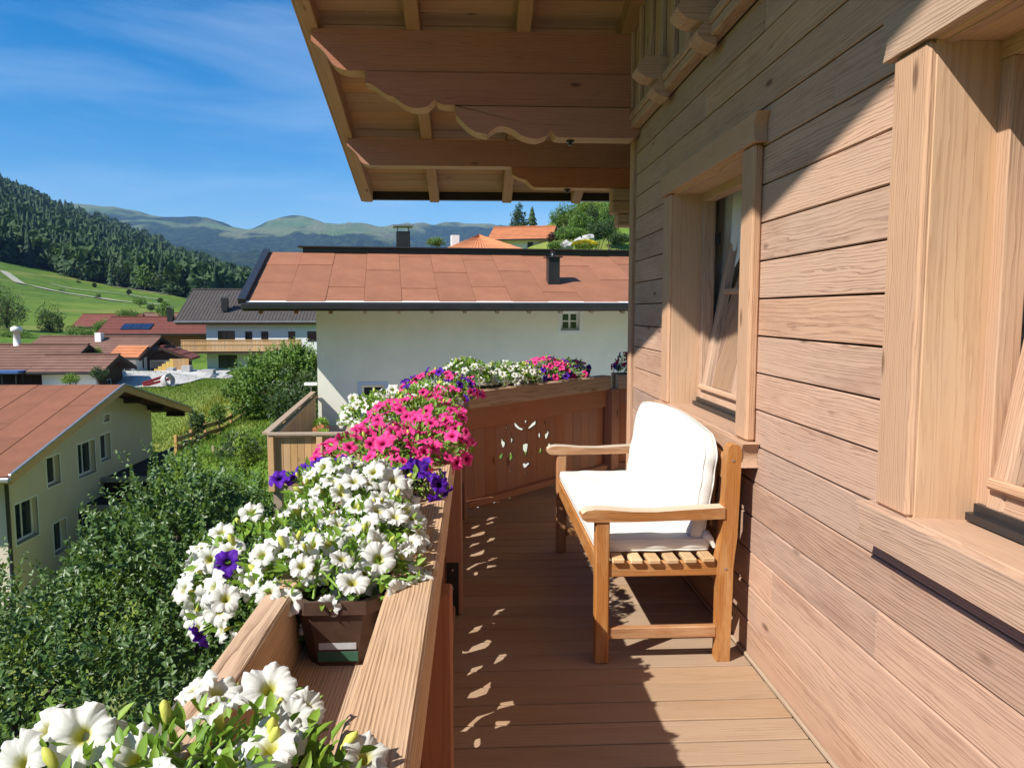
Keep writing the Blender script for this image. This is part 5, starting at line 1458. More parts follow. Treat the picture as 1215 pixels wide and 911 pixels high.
for sgn, vend in ((-1, -7.45), (1, 6.9)):
    ze = -1.30 - abs(vend) * sl
    Ls = math.hypot(vend, sl * vend); eb = V(0, sgn, -sl).normalized(); nb_ = V(0, sgn * sl, 1).normalized()
    c8 = [V(x, 29.8, -1.30) + eb * s + nb_ * h for h in (-.16, -.01) for (x, s) in ((-30, 0), (-13.3, 0), (-13.3, Ls), (-30, Ls))]
    rf = quadbox('roof', c8, R_RED, bh)
    if sgn < 0: bro = rf
    for i in range(16):
        x1 = -13.34 - i * 1.04; x0 = x1 - 1.04
        cut = [0, .34 + .3 * ((i * 5) % 3) / 2, 1] if i % 3 else [0, .28, .76, 1]
        for a, b2 in zip(cut[:-1], cut[1:]):
            M = frame(V((x0 + x1) / 2, 29.8, -1.30) + eb * (Ls * (a + b2) / 2) + nb_ * (.006 + .008 * (i % 2)), V(1, 0, 0), eb, V(1, 0, 0).cross(eb))
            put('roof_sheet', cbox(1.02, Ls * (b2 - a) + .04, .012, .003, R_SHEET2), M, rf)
    board('verge_board', V(-13.3, 29.8, -1.30) - nb_ * .12, V(-13.3, 29.8, -1.30) + eb * Ls - nb_ * .12, .26, .05, nb_, M_PINE, rf, .01)
    board('verge_flashing', V(-13.29, 29.8, -1.29) + nb_ * .02, V(-13.29, 29.8, -1.29) + eb * Ls + nb_ * .02, .07, .10, nb_, M_GREYMETAL, rf, .01)
    board('gutter', V(-13.25, 29.8 + sgn * (abs(vend) + .05), ze - .10), V(-30, 29.8 + sgn * (abs(vend) + .05), ze - .10), .15, .16, (0, 0, 1), M_GREYMETAL, rf, .04)
    for q in (.30, .62, .95):
        pz = V(0, 29.8, -1.30) + eb * (Ls * q) - nb_ * .30
        board('purlin_end', V(-14.3, pz.y, pz.z), V(-13.5, pz.y, pz.z), .20, .18, (0, 0, 1), M_PINE if sgn < 0 else M_DARKWOOD, rf)
board('purlin_end', V(-14.3, 29.8, -1.62), V(-13.45, 29.8, -1.62), .24, .2, (0, 0, 1), M_DARKWOOD, bro)
vp = V(-18.3, 25.9, -1.30 - 3.9 * sl)
tube('vent_pipe', [vp - V(0, 0, .1), vp + V(0, 0, .42)], .075, M_WFRAME, bro, 10)
tube('vent_pipe', [vp + V(0, 0, .42), vp + V(0, 0, .56)], .10, M_GREYMETAL, bro, 10)
tube('down_pipe', [(-14.12, 22.6, -3.35), (-14.12, 23.3, -3.5), (-14.1, 23.52, -3.7), (-14.1, 23.52, -8.5)], .06, M_DARKMETAL, bh, 8)
ax = thing('flat_roofed_annex', 'dark flat-roofed annex with grey edge trim beside the beige house', 'shed', (-12.3, 33, -7))
joined('wall', [((-14.17, 29.7, -8.5), (-11.3, 37.6, -5.0))], M_DARKWOOD, ax)
joined('roof', [((-14.17, 29.55, -5.0), (-11.1, 37.8, -4.86))], R_DARK, ax)
joined('edge_trim', [((-14.17, 29.45, -4.98), (-11.0, 29.55, -4.78)), ((-11.1, 29.55, -4.98), (-11.0, 37.9, -4.78)), ((-14.17, 37.8, -4.98), (-11.1, 37.9, -4.78))], M_GREYMETAL, ax)
joined('canopy', [((-14.17, 27.9, -5.62), (-12.7, 29.44, -5.5))], R_DARK, ax)
joined('canopy_trim', [((-14.17, 27.8, -5.62), (-12.6, 27.9, -5.46)), ((-12.7, 27.9, -5.62), (-12.6, 29.44, -5.46))], M_GREYMETAL, ax)
joined('canopy_post', [((-12.75, 27.95, -8.4), (-12.65, 28.05, -5.62))], M_DARKWOOD, ax)

# ------------------------------------------------------------------ white apartment house under construction
fa_ = Fr(-25.3, 72.0, math.radians(2.0))
ap = thing('apartment_house', 'white apartment house with grey tiled roof and long pale timber balcony', 'house', tuple(fa_.p(7, 4, -4)))
W_ = [(2.55, -.80, 1.55, .98), (4.55, -.85, .66, .95), (6.0, -.85, .66, .95), (8.45, -.85, .66, .95), (10.5, -.85, 1.3, .95), (2.60, -3.15, 1.7, 1.25), (5.9, -3.2, .7, .9), (9.5, -3.2, 1.4, 1.2)]
wall_front(fa_, 'wall', ('v', 0), [(.75, -4.6), (12.3, -4.6), (12.3, .62), (.75, .62)], W_, .3, M_PLASTER_N, ap)
fbox(fa_, 'wall', (.75, .301, -4.6), (12.3, 9.5, .6), M_PLASTER_N, ap)
for i, (u, z, w, h) in enumerate(W_): fwindow(fa_, ('v', 0), u, z, w, h, ap, frame_m=M_DARKMETAL, pane=M_GLASSW if i in (0, 5) else M_GLASS, bars=(1 if w > 1 else 0, 0), depth=.10, fw=.07)
ra = tiled_slope('roof', fa_, -1.8, 14.0, -.7, .62, 4.7, 3.55, .25, R_GREY, ap, .36, .045, .30)
tiled_slope('rear_slope', fa_, -1.8, 14.0, 10.7, .62, 4.7, 3.55, .25, R_GREY, ra, .5)
prism('gable_wall', [(.3, .55), (9.4, .55), (4.7, 2.7)], .25, frame(fa_.p(.9, 0, 0), fa_.v, (0, 0, 1), fa_.u), M_PLASTER_N, ap)
board('gutter', fa_.p(-1.85, -.76, .52), fa_.p(14, -.76, .52), .16, .14, (0, 0, 1), M_GREYMETAL, ra, .03)
board('eave_board', fa_.p(-1.8, -.62, .36), fa_.p(14, -.62, .36), .22, .05, (0, 0, 1), M_BROWNWOOD, ra)
board('ridge_cap', fa_.p(-1.85, 4.7, 3.62), fa_.p(14, 4.7, 3.62), .3, .12, fa_.v, R_GREY, ra)
chimney(fa_, 2.3, .8, 1.5, 2.7, .55, M_DARKMETAL, ap); chimney(fa_, 8.2, 3.6, 2.8, 4.05, .5, M_DARKMETAL, ap)
bal = fbox(fa_, 'balcony_slab', (-1.0, -1.5, -2.33), (9.6, 0, -2.15), M_DARKWOOD, ap)
NBB = 74
for i in range(NBB):
    uu = -1.0 + 10.6 * (i + .5) / NBB
    board('baluster', fa_.p(uu, -1.5, -2.15), fa_.p(uu, -1.5, -1.12), .125, .03, fa_.u, M_PINE, bal)
for i in range(9):
    board('baluster', fa_.p(-1.0, -1.45 + i * .16, -2.15), fa_.p(-1.0, -1.45 + i * .16, -1.12), .14, .03, fa_.v, M_PINE, bal)
for z in (-1.10, -1.52, -2.1): board('balcony_rail', fa_.p(-1.05, -1.53, z), fa_.p(9.6, -1.53, z), .07, .05, UP, M_PINE, bal)

# ------------------------------------------------------------------ other houses of the valley
def simple_house(name, label, fr, u0, u1, v0, v1, zg, ze, zr, wallm, roofm, ou=.8, ov=.8, wins=(), gwins=(), group=None, course=.4, rib=0, gable_m=None):
    """ridge along u; front at v0 looks to -v, gable at u1 looks to +u"""
    t = thing(name, label, 'house', tuple(fr.p((u0 + u1) / 2, (v0 + v1) / 2, zg)), group)
    vm = (v0 + v1) / 2; sl_ = (zr - ze) / (vm - v0 + ov); zw = ze + sl_ * ov - .2
    wall_front(fr, 'wall', ('v', v0), [(u0, zg), (u1, zg), (u1, zw), (u0, zw)], wins, .25, wallm, t)
    wall_front(fr, 'gable_wall', ('u', u1), [(v0 + .25, zg), (v1, zg), (v1, zw), (vm, zr - .3), (v0 + .25, zw)], gwins, .25, gable_m or wallm, t)
    fbox(fr, 'wall', (u0, v0 + .251, zg), (u1 - .26, v1, zw - .02), wallm, t)
    r_ = tiled_slope('roof', fr, u0 - ou, u1 + ou, v0 - ov, ze, vm, zr, .18, roofm, t, course, rib)
    tiled_slope('rear_slope', fr, u0 - ou, u1 + ou, v1 + ov, ze, vm, zr, .18, roofm, r_, course * 1.5)
    board('ridge_cap', fr.p(u0 - ou, vm, zr + .05), fr.p(u1 + ou, vm, zr + .05), .3, .1, fr.v, roofm, r_)
    for sg in (-1, 1):
        ve_ = v0 - ov if sg < 0 else v1 + ov
        board('verge_board', fr.p(u1 + ou, ve_, ze - .16), fr.p(u1 + ou, vm, zr - .14), .24, .05, (0, 0, 1), M_DARKWOOD, r_)
    board('gutter', fr.p(u0 - ou, v0 - ov - .06, ze - .08), fr.p(u1 + ou, v0 - ov - .06, ze - .08), .13, .13, (0, 0, 1), M_DARKMETAL, r_, .03)
    for w in wins: fwindow(fr, ('v', v0), *w, t, bars=(1 if w[2] > 1 else 0, 0), depth=.08)
    for w in gwins: fwindow(fr, ('u', u1), *w, t, bars=(1 if w[2] > 1 else 0, 0), depth=.08)
    return t, r_
# brown-roofed low house at the far left
f1 = Fr(-36, 49.5, math.radians(1))
h1, r1 = simple_house('low_house', 'low brown-roofed house with white mushroom chimney and dark timber wall', f1, -6, 9.6, 0, 5.6, -4.4, -2.25, -.72, M_DARKWOOD, R_BROWN, .9, .9, wins=[(4.6, -3.3, 1.1, .95)])
tube('chimney', [f1.p(5.9, 2.8, -.9), f1.p(5.9, 2.8, .15), f1.p(5.9, 2.8, .16), f1.p(5.9, 2.8, .42), f1.p(5.9, 2.8, .5)], [.24, .19, .36, .33, .14], M_WFRAME, h1, 12)
f1b = Fr(-36 + 10.9, 48.6, math.radians(1))
h1b, r1b = simple_house('lean_wing', 'small white wing with brown gabled roof beside the low house', f1b, -1.5, 1.7, 0, 3.8, -4.6, -2.2, -1.3, M_PLASTER_N, R_BROWN, .7, .6, wins=[], gwins=[(1.9, -3.3, .8, .9)], gable_m=M_DARKWOOD)
tp = thing('blue_table', 'blue covered table on the terrace of the low house', 'table', tuple(f1.p(7.9, -1.9, -3.0)))
fbox(f1, 'table_top', (7.1, -2.4, -2.22), (8.7, -1.4, -2.08), M_BLUECLOTH, tp)
for a in (7.3, 8.5):
    for c_ in (-2.25, -1.55): fbox(f1, 'leg', (a - .03, c_ - .03, -3.0), (a + .03, c_ + .03, -2.22), M_DARKMETAL, tp)
tz1 = thing('roof_terrace', 'dark boarded roof terrace in front of the low house', 'terrace', tuple(f1.p(0, -2, -4.4)))
fbox(f1, 'deck', (2, -3.0, -4.6), (8.9, -1.0, -3.0), M_DARKWOOD, tz1)
# brown gable house with garage
f2 = Fr(-31.6, 62, math.radians(-6))
h2, r2 = simple_house('gable_house', 'white gable house with brown roof and an orange roof corner beside the gravel yard', f2, -3.4, 5.2, 0, 5.2, -4.2, -2.1, -.58, M_PLASTER_N, R_BROWN, .8, .9, wins=[(4.2, -2.9, 1.2, .8)], gwins=[(1.2, -2.6, .5, 1.0), (2.9, -2.9, .9, 1.9), (3.8, -1.3, .4, .9)])
chimney(f2, 1.2, 1.9, -1.1, -.25, .5, M_WFRAME, h2, cap=False)
tiled_slope('roof_patch', f2, 3.4, 5.9, -.92, -2.06, .75, -1.22, .02, R_ORANGE, r2, .4)
f2g = Fr(-23.4, 63.5, math.radians(-82))
gg, rg = simple_house('garage', 'dark timber garage with brown gabled roof at the yard', f2g, -2.5, 0, -3.2, 0, -4.2, -2.3, -1.35, M_DARKWOOD, R_RED, .5, .6, gwins=[(-1.6, -3.2, 2.2, 1.5)])
# timber house with solar panels
f3 = Fr(-40.5, 86, math.radians(3))
h3, r3 = simple_house('timber_house', 'brown timber house with dark red roof and solar panels', f3, 1.2, 10.2, 0, 6.4, -4, -.95, .82, M_BROWNWOOD, R_RED, 1.4, 1.1, wins=[(5.2, -1.35, .5, .5), (8.0, -2.9, .8, 1.0)])
chimney(f3, 6.6, 2.2, 0, 1.75, .6, M_DARKMETAL, h3)
fbox(f3, 'plinth_wall', (1.1, -.06, -4), (10.3, -.005, -2.4), M_PLASTER_N, h3)
s3 = (.82 + .95) / 4.3
for i in range(3):
    a = 2.0 + i * 1.05
    quadbox('solar_panel', [f3.p(u, v, -.95 + (v + 1.1) * s3 + d) for d in (.08, .14) for (u, v) in ((a, -.2), (a + 1.0, -.2), (a + 1.0, 1.2), (a, 1.2))], M_SOLAR, r3)
f4 = Fr(-57, 122, math.radians(-5))
h4, r4 = simple_house('far_cottage', 'small far cottage with dull red roof below the meadow', f4, -4, 4.2, 0, 5, -3.2, -.9, 1.0, M_BROWNWOOD, R_RED, .8, .7, wins=[(0, -1.8, .9, .8)])
f4b = Fr(-50.5, 128, math.radians(4))
simple_house('far_barn', 'small far barn with dark brown roof at the meadow edge', f4b, -3, 3.6, 0, 5, -3.2, -.6, 1.2, M_DARKWOOD, R_BROWN, .7, .7)
# hillside on the right
f5 = Fr(.5, 46, math.radians(10))
t5 = thing('hip_roof_house', 'house with bright orange hipped tile roof just over the ridge', 'house', tuple(f5.p(0, 3, 0)))
fbox(f5, 'wall', (-3, 0, 0), (4, 6, 4.3), M_PLASTER_N, t5)
r5 = None
ap5 = f5.p(.4, 3, 6.25)
cor = [f5.p(-4.0, -1, 4.3), f5.p(5.0, -1, 4.3), f5.p(5.0, 7, 4.3), f5.p(-4.0, 7, 4.3)]
for i in range(4):
    a, b2 = cor[i], cor[(i + 1) % 4]
    n = 16; k = 44; vs, fs = [], []
    for s in range(n + 1):
        for q in range(k + 1):
            p = (a.lerp(b2, q / k)).lerp(ap5, s / n); vs.append(p + V(0, 0, .035 * (1 if q % 2 else 0) + (.0 if s % 2 else .02)))
    for s in range(n):
        for q in range(k): z_ = s * (k + 1) + q; fs.append([z_, z_ + 1, z_ + k + 2, z_ + k + 1])
    put('roof_face', mesh_py('roof_face', vs, fs, R_ORANGE), None, t5)
chimney(f5, -.9, 4.6, 4.5, 6.35, .5, M_WFRAME, t5, cap=False)
fbox(f5, 'skylight', (.6, -.02, 4.72), (2.6, .16, 4.80), M_DARKMETAL, t5)
f6 = Fr(4.6, 86, math.radians(-14))
h6, r6 = simple_house('hillside_house', 'white hillside house with orange-red tiled roof among trees', f6, -2.2, 3.4, 0, 5.5, 6.0, 9.35, 11.0, M_PLASTER_N, R_ORANGE, .8, .7, wins=[(1.7, 8.6, .75, 1.1)], gwins=[(1.6, 8.6, .8, .9), (3.8, 8.6, .8, .9)])
f6b = Fr(-.6, 88, math.radians(-14)); f7 = Fr(7.5, 104, math.radians(-8))
simple_house('grey_roof_house', 'grey-roofed house half hidden behind the hillside house', f7, -3, 6, 0, 6, 8, 11.4, 13.0, M_PLASTER_N, R_GREY, .8, .7)

# ================================================================== trees and shrubs
M_APPLE = leafmat('apple_leaf', (0.028, 0.075, 0.013), (0.11, 0.185, 0.047), 0.25, 0.42, 0.5)
M_BUSH = leafmat('bush_leaf', (0.045, 0.11, 0.016), (0.16, 0.27, 0.045), 0.28, 0.5)
M_LIME = leafmat('lime_leaf', (0.10, 0.19, 0.02), (0.26, 0.34, 0.05), 0.3, 0.5)
M_DARKLEAF = leafmat('dark_leaf', (0.014, 0.042, 0.014), (0.055, 0.10, 0.03), 0.2, 0.5)
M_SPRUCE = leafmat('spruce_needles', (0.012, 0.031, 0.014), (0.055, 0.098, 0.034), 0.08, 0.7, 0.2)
M_PURPLELEAF = leafmat('copper_leaf', (0.04, 0.008, 0.012), (0.10, 0.02, 0.03), 0.2, 0.5)
M_YELLOWFL = plain('yellow_bloom', (0.62, 0.52, 0.03), 0.7)

def crown_geo(ells, n, L, rs, clump=.34, up=.25, shoots=0):
    """leaf clumps spread through several ellipsoids"""
    P_, D_, N_, LL, TI = [], [], [], [], []
    vol = np.array([np.prod(e[1]) ** .7 for e in ells]); vol = vol / vol.sum()
    for (c, r), f in zip(ells, vol):
        c, r = np.array(c), np.array(r)
        nc = max(10, int(26 / clump ** 1.2 * .35)); m = max(4, int(n * f / nc))
        u = unit(nc, rs); rad = rs.uniform(.40, 1.12, nc) ** .6
        cc_ = c + u * r * rad[:, None] * .92
        rr = clump * rs.uniform(.55, 1.25, nc)
        tone = rs.uniform(-.32, .32, nc)
        for q in range(nc):
            v = unit(m, rs); s = rs.uniform(.35, 1.0, m) ** .5
            P_.append(cc_[q] + v * r * rr[q] * s[:, None])
            D_.append(v + unit(m, rs) * .7 + np.array([0, 0, up])); N_.append(v * .4 + np.array([-.25, -.25, .8]) + unit(m, rs) * .55)
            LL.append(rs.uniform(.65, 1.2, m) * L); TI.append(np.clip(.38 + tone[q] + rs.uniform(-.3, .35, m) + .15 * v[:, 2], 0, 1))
        for _ in range(int(shoots * f * len(ells))):
            d = unit(1, rs)[0]; d[2] = abs(d[2]) * .8 + .1
            s0 = c + d * r * rs.uniform(.8, 1.0); dr = d * .6 + np.array([0, 0, .75]) + unit(1, rs)[0] * .35; dr /= np.linalg.norm(dr)
            ln = rs.uniform(.25, .7); k = 14; tq = np.linspace(0, 1, k)
            P_.append(s0 + dr * (tq[:, None] * ln)); D_.append(dr * .5 + unit(k, rs) * .9); N_.append(np.array([-.2, -.3, .9]) + unit(k, rs) * .5)
            LL.append(L * (1.15 - .45 * tq)); TI.append(np.clip(.45 + .5 * tq + rs.uniform(-.15, .15, k), 0, 1))
    P_, D_, N_, LL, TI = map(np.concatenate, (P_, D_, N_, LL, TI))
    vs, fs = leaf_geo(P_, D_, N_, LL, LL * rs.uniform(.45, .62, len(LL)), .2, .15)
    return vs, fs, np.repeat(TI, 6)
def trunk_geo(base, tops, r0):
    base = np.array(base, float); vs, fs = [], []
    fork = base + (np.mean(tops, axis=0) - base) * .35; fork[2] = base[2] + (np.mean([t[2] for t in tops]) - base[2]) * .42
    segs = [([base - np.array([0, 0, .3]), (base + fork) / 2 + np.array([.06, .04, 0]), fork], [r0 * 1.15, r0 * .85, r0 * .7])]
    for t in tops:
        mid = (fork + t) / 2 + np.array([0, 0, .12]) * np.linalg.norm(t - fork)
        segs.append(([fork, mid, t], [r0 * .55, r0 * .32, r0 * .08]))
    for p, r in segs:
        tv, tf = tube_geo(p, r, 7); k = len(vs); vs += [tuple(q) for q in tv]; fs += [[k + q for q in f] for f in tf]
    return vs, fs
def tree(name, label, x, y, ells, n, L, mat, seed, r0=.12, clump=.34, group=None, cat='tree', z=None, shoots=0):
    rs = np.random.RandomState(seed)
    z = land1(x, y) if z is None else z
    t = thing(name, label, cat, (x, y, z), group)
    vs, fs, ti = crown_geo(ells, n, L, rs, clump, .25, shoots)
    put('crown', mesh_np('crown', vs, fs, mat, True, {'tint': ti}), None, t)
    tops = []
    for (c, r) in ells:
        for _ in range(3): tops.append(np.array(c) + unit(1, rs)[0] * np.array(r) * .75)
    tv, tf = trunk_geo((x, y, z), tops, r0)
    put('trunk', mesh_py('trunk', tv, tf, M_BARK, True), None, t)
    return t
tree('apple_tree', 'wide leafy fruit tree filling the slope below the railing', -6.2, 9.8, [((-7.0, 10.2, -3.55), (2.3, 2.0, 1.45)), ((-5.0, 9.6, -3.75), (2.1, 1.9, 1.45)), ((-8.9, 9.2, -4.0), (1.9, 1.8, 1.5)), ((-5.6, 8.2, -4.6), (2.0, 1.5, 1.2))], 15500, .105, M_APPLE, 21, .16, .22, shoots=120)
tree('apple_tree', 'taller leafy fruit tree rising toward the timber terrace', -4.3, 11.9, [((-4.5, 11.9, -2.35), (1.35, 1.4, 1.15)), ((-3.4, 11.6, -2.95), (1.3, 1.3, 1.1)), ((-5.4, 12.2, -3.1), (1.1, 1.3, 1.1)), ((-4.5, 11.9, -1.5), (.7, .7, .6))], 9500, .105, M_APPLE, 22, .14, .24, shoots=110)
tree('leafy_shrub', 'leafy green shrub between the fruit trees and the timber terrace', -5.6, 17.4, [((-5.5, 17.4, -3.1), (1.0, 1.0, 1.0)), ((-4.8, 16.6, -2.95), (.7, .7, .8))], 5200, .10, M_BUSH, 23, .06, .3, cat='shrub')
tree('garden_tree', 'bushy green garden tree beside the white house wall', -8.3, 33, [((-8.3, 33, -1.6), (1.55, 1.6, 1.4)), ((-7.3, 32.4, -1.7), (1.2, 1.3, 1.5)), ((-9.8, 33.4, -2.3), (.9, 1.0, .9)), ((-7.6, 33.0, -.75), (.85, .9, .75))], 11500, .15, M_BUSH, 24, .14, .25, shoots=90)
tree('tall_shrub', 'dark green tall shrub behind the terrace railing', -6.35, 27, [((-6.3, 27, -2.0), (1.0, 1.0, 1.35)), ((-5.6, 26.2, -1.9), (.8, .8, 1.2))], 6500, .13, M_DARKLEAF, 25, .08, .3, cat='shrub')
tree('golden_conifer', 'small golden dwarf conifer near the terrace', -6.35, 21.2, [((-6.3, 21.2, -2.55), (.28, .28, .75))], 900, .09, M_LIME, 26, .04, .4, cat='shrub')
tree('dwarf_shrub', 'dark low shrub at the lawn foot beside the golden conifer', -6.9, 22.6, [((-6.9, 22.6, -2.7), (.55, .5, .6))], 1500, .10, M_DARKLEAF, 27, .04, .35, cat='shrub')
tree('climbing_shrub', 'leafy shrub growing on the first fence post', -10.2, 28.6, [((-10.2, 28.6, -2.6), (.30, .3, .42))], 700, .10, M_DARKLEAF, 28, .03, .4, cat='shrub')
tree('climbing_shrub', 'leafy shrub growing on the middle of the fence', -10.35, 31.4, [((-10.35, 31.4, -2.62), (.28, .28, .38))], 600, .10, M_BUSH, 29, .03, .4, cat='shrub')
tree('round_shrub', 'pale green shrub at the corner of the terrace', -4.6, 14.0, [((-4.6, 14.1, -2.35), (.5, .4, .35))], 900, .08, M_LIME, 30, .03, .4, cat='shrub')
# valley trees and bushes: (name, label, px, py of the crown centre, distance, half width px, half height px, leaf, material)
VAL = [('valley_tree', 'large dark broadleaf tree at the left above the hedge', 6, 363, 105, 27, 30, M_DARKLEAF, 5200, 'tree'),
       ('valley_tree', 'round dark broadleaf tree between meadow and low house', 61, 380, 108, 17, 20, M_DARKLEAF, 3200, 'tree'),
       ('meadow_tree', 'small round tree alone beside the meadow track', 73, 349, 255, 7, 7, M_DARKLEAF, 700, 'tree'),
       ('meadow_tree', 'slim upright tree alone beside the meadow track', 117, 354, 245, 3.5, 6, M_DARKLEAF, 420, 'tree'),
       ('meadow_tree', 'thin pale tree at the lower meadow end', 166, 357, 210, 9, 5, M_BUSH, 520, 'tree'),
       ('meadow_bush', 'low bush by the lower meadow end', 179, 364, 190, 5, 4, M_DARKLEAF, 380, 'shrub'),
       ('meadow_bush', 'tiny dark bush high on the meadow near the forest', 93, 336, 330, 2.5, 3, M_DARKLEAF, 260, 'shrub'),
       ('meadow_bush', 'tiny bush above the meadow track', 112, 338, 320, 2, 2.5, M_DARKLEAF, 260, 'shrub'),
       ('meadow_bush', 'tiny dark bush halfway down the meadow', 153, 346, 280, 2.5, 2.5, M_DARKLEAF, 260, 'shrub'),
       ('meadow_bush', 'little bush at the far meadow corner', 190, 356, 250, 3, 2, M_DARKLEAF, 260, 'shrub'),
       ('meadow_bush', 'low bush row on the upper meadow slope', 40, 343, 290, 6, 2, M_DARKLEAF, 260, 'shrub'),
       ('meadow_bush', 'small bush under the meadow track', 98, 357, 230, 3, 2.5, M_DARKLEAF, 260, 'shrub'),
       ('valley_bush', 'broad dark hedge bush behind the low house roof', 16, 398, 95, 24, 9, M_BUSH, 2600, 'shrub'),
       ('valley_bush', 'bright green bush behind the white chimney', 62, 402, 80, 14, 6, M_LIME, 1400, 'shrub'),
       ('valley_bush', 'green bush row before the far cottage', 95, 394, 98, 22, 8, M_BUSH, 2200, 'shrub'),
       ('valley_bush', 'green bush left of the solar roof', 122, 387, 104, 13, 9, M_BUSH, 1600, 'shrub'),
       ('valley_bush', 'green bush behind the timber house ridge', 152, 372, 120, 14, 6, M_BUSH, 1300, 'shrub'),
       ('valley_bush', 'tall green bush beside the grey tiled roof', 195, 368, 100, 10, 12, M_BUSH, 1700, 'shrub'),
       ('valley_bush', 'lime bush before the small white wing', 84, 449, 44, 12, 6, M_LIME, 900, 'shrub'),
       ('valley_bush', 'dark bush in the shade beside the small white wing', 118, 442, 47, 12, 8, M_DARKLEAF, 1200, 'shrub'),
       ('valley_bush', 'small tree with orange tips before the gable house', 116, 418, 53, 7, 8, M_LIME, 700, 'shrub'),
       ('hillside_tree', 'tall broadleaf tree highest on the hillside', 672, 256, 92, 21, 16, M_BUSH, 5200, 'tree'),
       ('hillside_tree', 'dark narrow tree in the middle of the hillside wood', 704, 258, 96, 10, 17, M_DARKLEAF, 3000, 'tree'),
       ('hillside_tree', 'light green tree of the hillside wood beside the chalet corner', 728, 254, 90, 18, 19, M_BUSH, 4800, 'tree'),
       ('hillside_tree', 'dark broadleaf tree in front of the hillside wood', 722, 270, 78, 14, 12, M_DARKLEAF, 3200, 'tree'),
       ('hillside_tree', 'rounded mid-green tree behind the hillside hedge', 690, 264, 84, 17, 14, M_BUSH, 4200, 'tree'),
       ('hillside_tree', 'shady tree low on the slope beside the clipped hedge', 708, 274, 72, 15, 11, M_DARKLEAF, 3800, 'tree'),
       ('hillside_tree', 'bright tree at the top of the hillside wood', 700, 246, 110, 22, 13, M_LIME, 4200, 'tree'),
       ('hillside_bush', 'clipped green hedge beside the hillside house', 676, 276, 76, 20, 9, M_BUSH, 4200, 'shrub'),
       ('hillside_bush', 'green bush beside the chalet corner', 735, 283, 60, 15, 8, M_DARKLEAF, 2800, 'shrub'),
       ('hillside_bush', 'dark red bush beside the hillside house', 654, 282, 74, 5, 6, M_PURPLELEAF, 800, 'shrub'),
       ('hillside_bush', 'low green bush under the hillside hedge', 660, 291, 58, 12, 5, M_BUSH, 1500, 'shrub'),
       ('hillside_bush', 'small green bush left of the orange hipped roof', 517, 287, 52, 12, 5, M_BUSH, 1200, 'shrub'),
       ('yellow_bush', 'yellow flowering bush on the hillside', 694, 291, 56, 15, 5, M_LIME, 1500, 'shrub')]
for i, (nm, lab, px, py, dist, hw, hh, mt, n, cat) in enumerate(VAL):
    c = on_y(px, py, dist); s = dist / 912.0
    a, b2 = hw * s, hh * s
    z = land1(c[0], c[1]); z = min(z, c[2] - b2 * 1.05)
    rs = np.random.RandomState(i)
    ells = [(tuple(c), (a * .8, a * .8, b2 * .9)), (tuple(c + np.array([a * .35, -a * .2, -b2 * .25])), (a * .6, a * .6, b2 * .65)), (tuple(c + np.array([-a * .4, a * .1, -b2 * .2])), (a * .55, a * .6, b2 * .7))]
    t_ = tree(nm, lab, c[0], c[1], ells, n, max(.10, 1.7 * s), mt, 100 + i, max(.05, a * .06), .3, cat=cat, z=z)
    if nm == 'yellow_bush':
        u = unit(500, rs); u[:, 2] = abs(u[:, 2]); vs, fs = leaf_geo(c + u * np.array([a, a * .8, b2]) * .95, u, u + .3, np.full(500, .14), np.full(500, .12))
        kind(put('bloom', mesh_np('bloom', vs, fs, M_YELLOWFL), None, t_), 'stuff')

# conifers
def conifer_template(seed, tiers=7, n=11, width=.2):
    rs = np.random.RandomState(seed); vs, fs = [], []
    for i in range(tiers):
        f = i / tiers; z0 = .08 + .92 * f; top = min(1.0, z0 + .92 / tiers * 1.75); r = width * (1 - f) ** .85 + .012
        k = len(vs); vs.append((0, 0, top)); a0 = rs.rand() * 6.28
        for j in range(2 * n):
            a = a0 + math.pi * j / n; q = r * (1.0 if j % 2 == 0 else .55) * rs.uniform(.78, 1.15)
            vs.append((q * math.cos(a), q * math.sin(a), z0 - (.028 if j % 2 == 0 else -.012) + rs.uniform(-.012, .012)))
        for j in range(2 * n): fs.append([k, k + 1 + j, k + 1 + (j + 1) % (2 * n)])
    return np.array(vs), np.array(fs)
def blob_template(seed):
    rs = np.random.RandomState(seed); P_, D_, N_ = [], [], []
    u = unit(46, rs); c = u * np.array([.26, .26, .32]) * rs.uniform(.75, 1.05, 46)[:, None] + np.array([0, 0, .58])
    vs, fs = leaf_geo(c, u + unit(46, rs) * .6, u + unit(46, rs) * .4, np.full(46, .24), np.full(46, .22), .3, .2)
    tr = np.concatenate([fs[:, [0, 1, 2]], fs[:, [0, 2, 3]]])
    u2 = unit(60, rs); core = []
    return vs, tr
TEM = [conifer_template(i, 6 + i % 3, 9 + i % 4, .18 + .02 * (i % 5)) for i in range(12)]
BLO = [blob_template(i) for i in range(3)]
rs = np.random.RandomState(77)
N_F = 6200
c_ = rs.uniform(-330, 318, N_F); e_ = np.interp(c_, EDGE_C, EDGE_R); rmax = np.interp(c_, [-900, 0, 100, 200, 250, 300, 330], [1620, 1620, 1600, 1580, 1120, 1060, 1040])
r_ = np.exp(rs.uniform(np.log(e_ + 6), np.log(rmax)))
FY = r_ / np.sqrt(1 + ((c_ - 562) / 912) ** 2); FX = FY * (c_ - 562) / 912
FZ = land(FX, FY)
ht = rs.uniform(13, 22, N_F) * (1 + .25 * (fbm(FX / 50, FY / 50, 2, 8) - .5))
ht *= np.clip(.75 + (r_ - 350) / 900, .75, 1.15)
AV, AF, AT = [], [], []
base_i = 0
kindt = rs.rand(N_F) < np.where(r_ < e_ + 60, .45, .24)
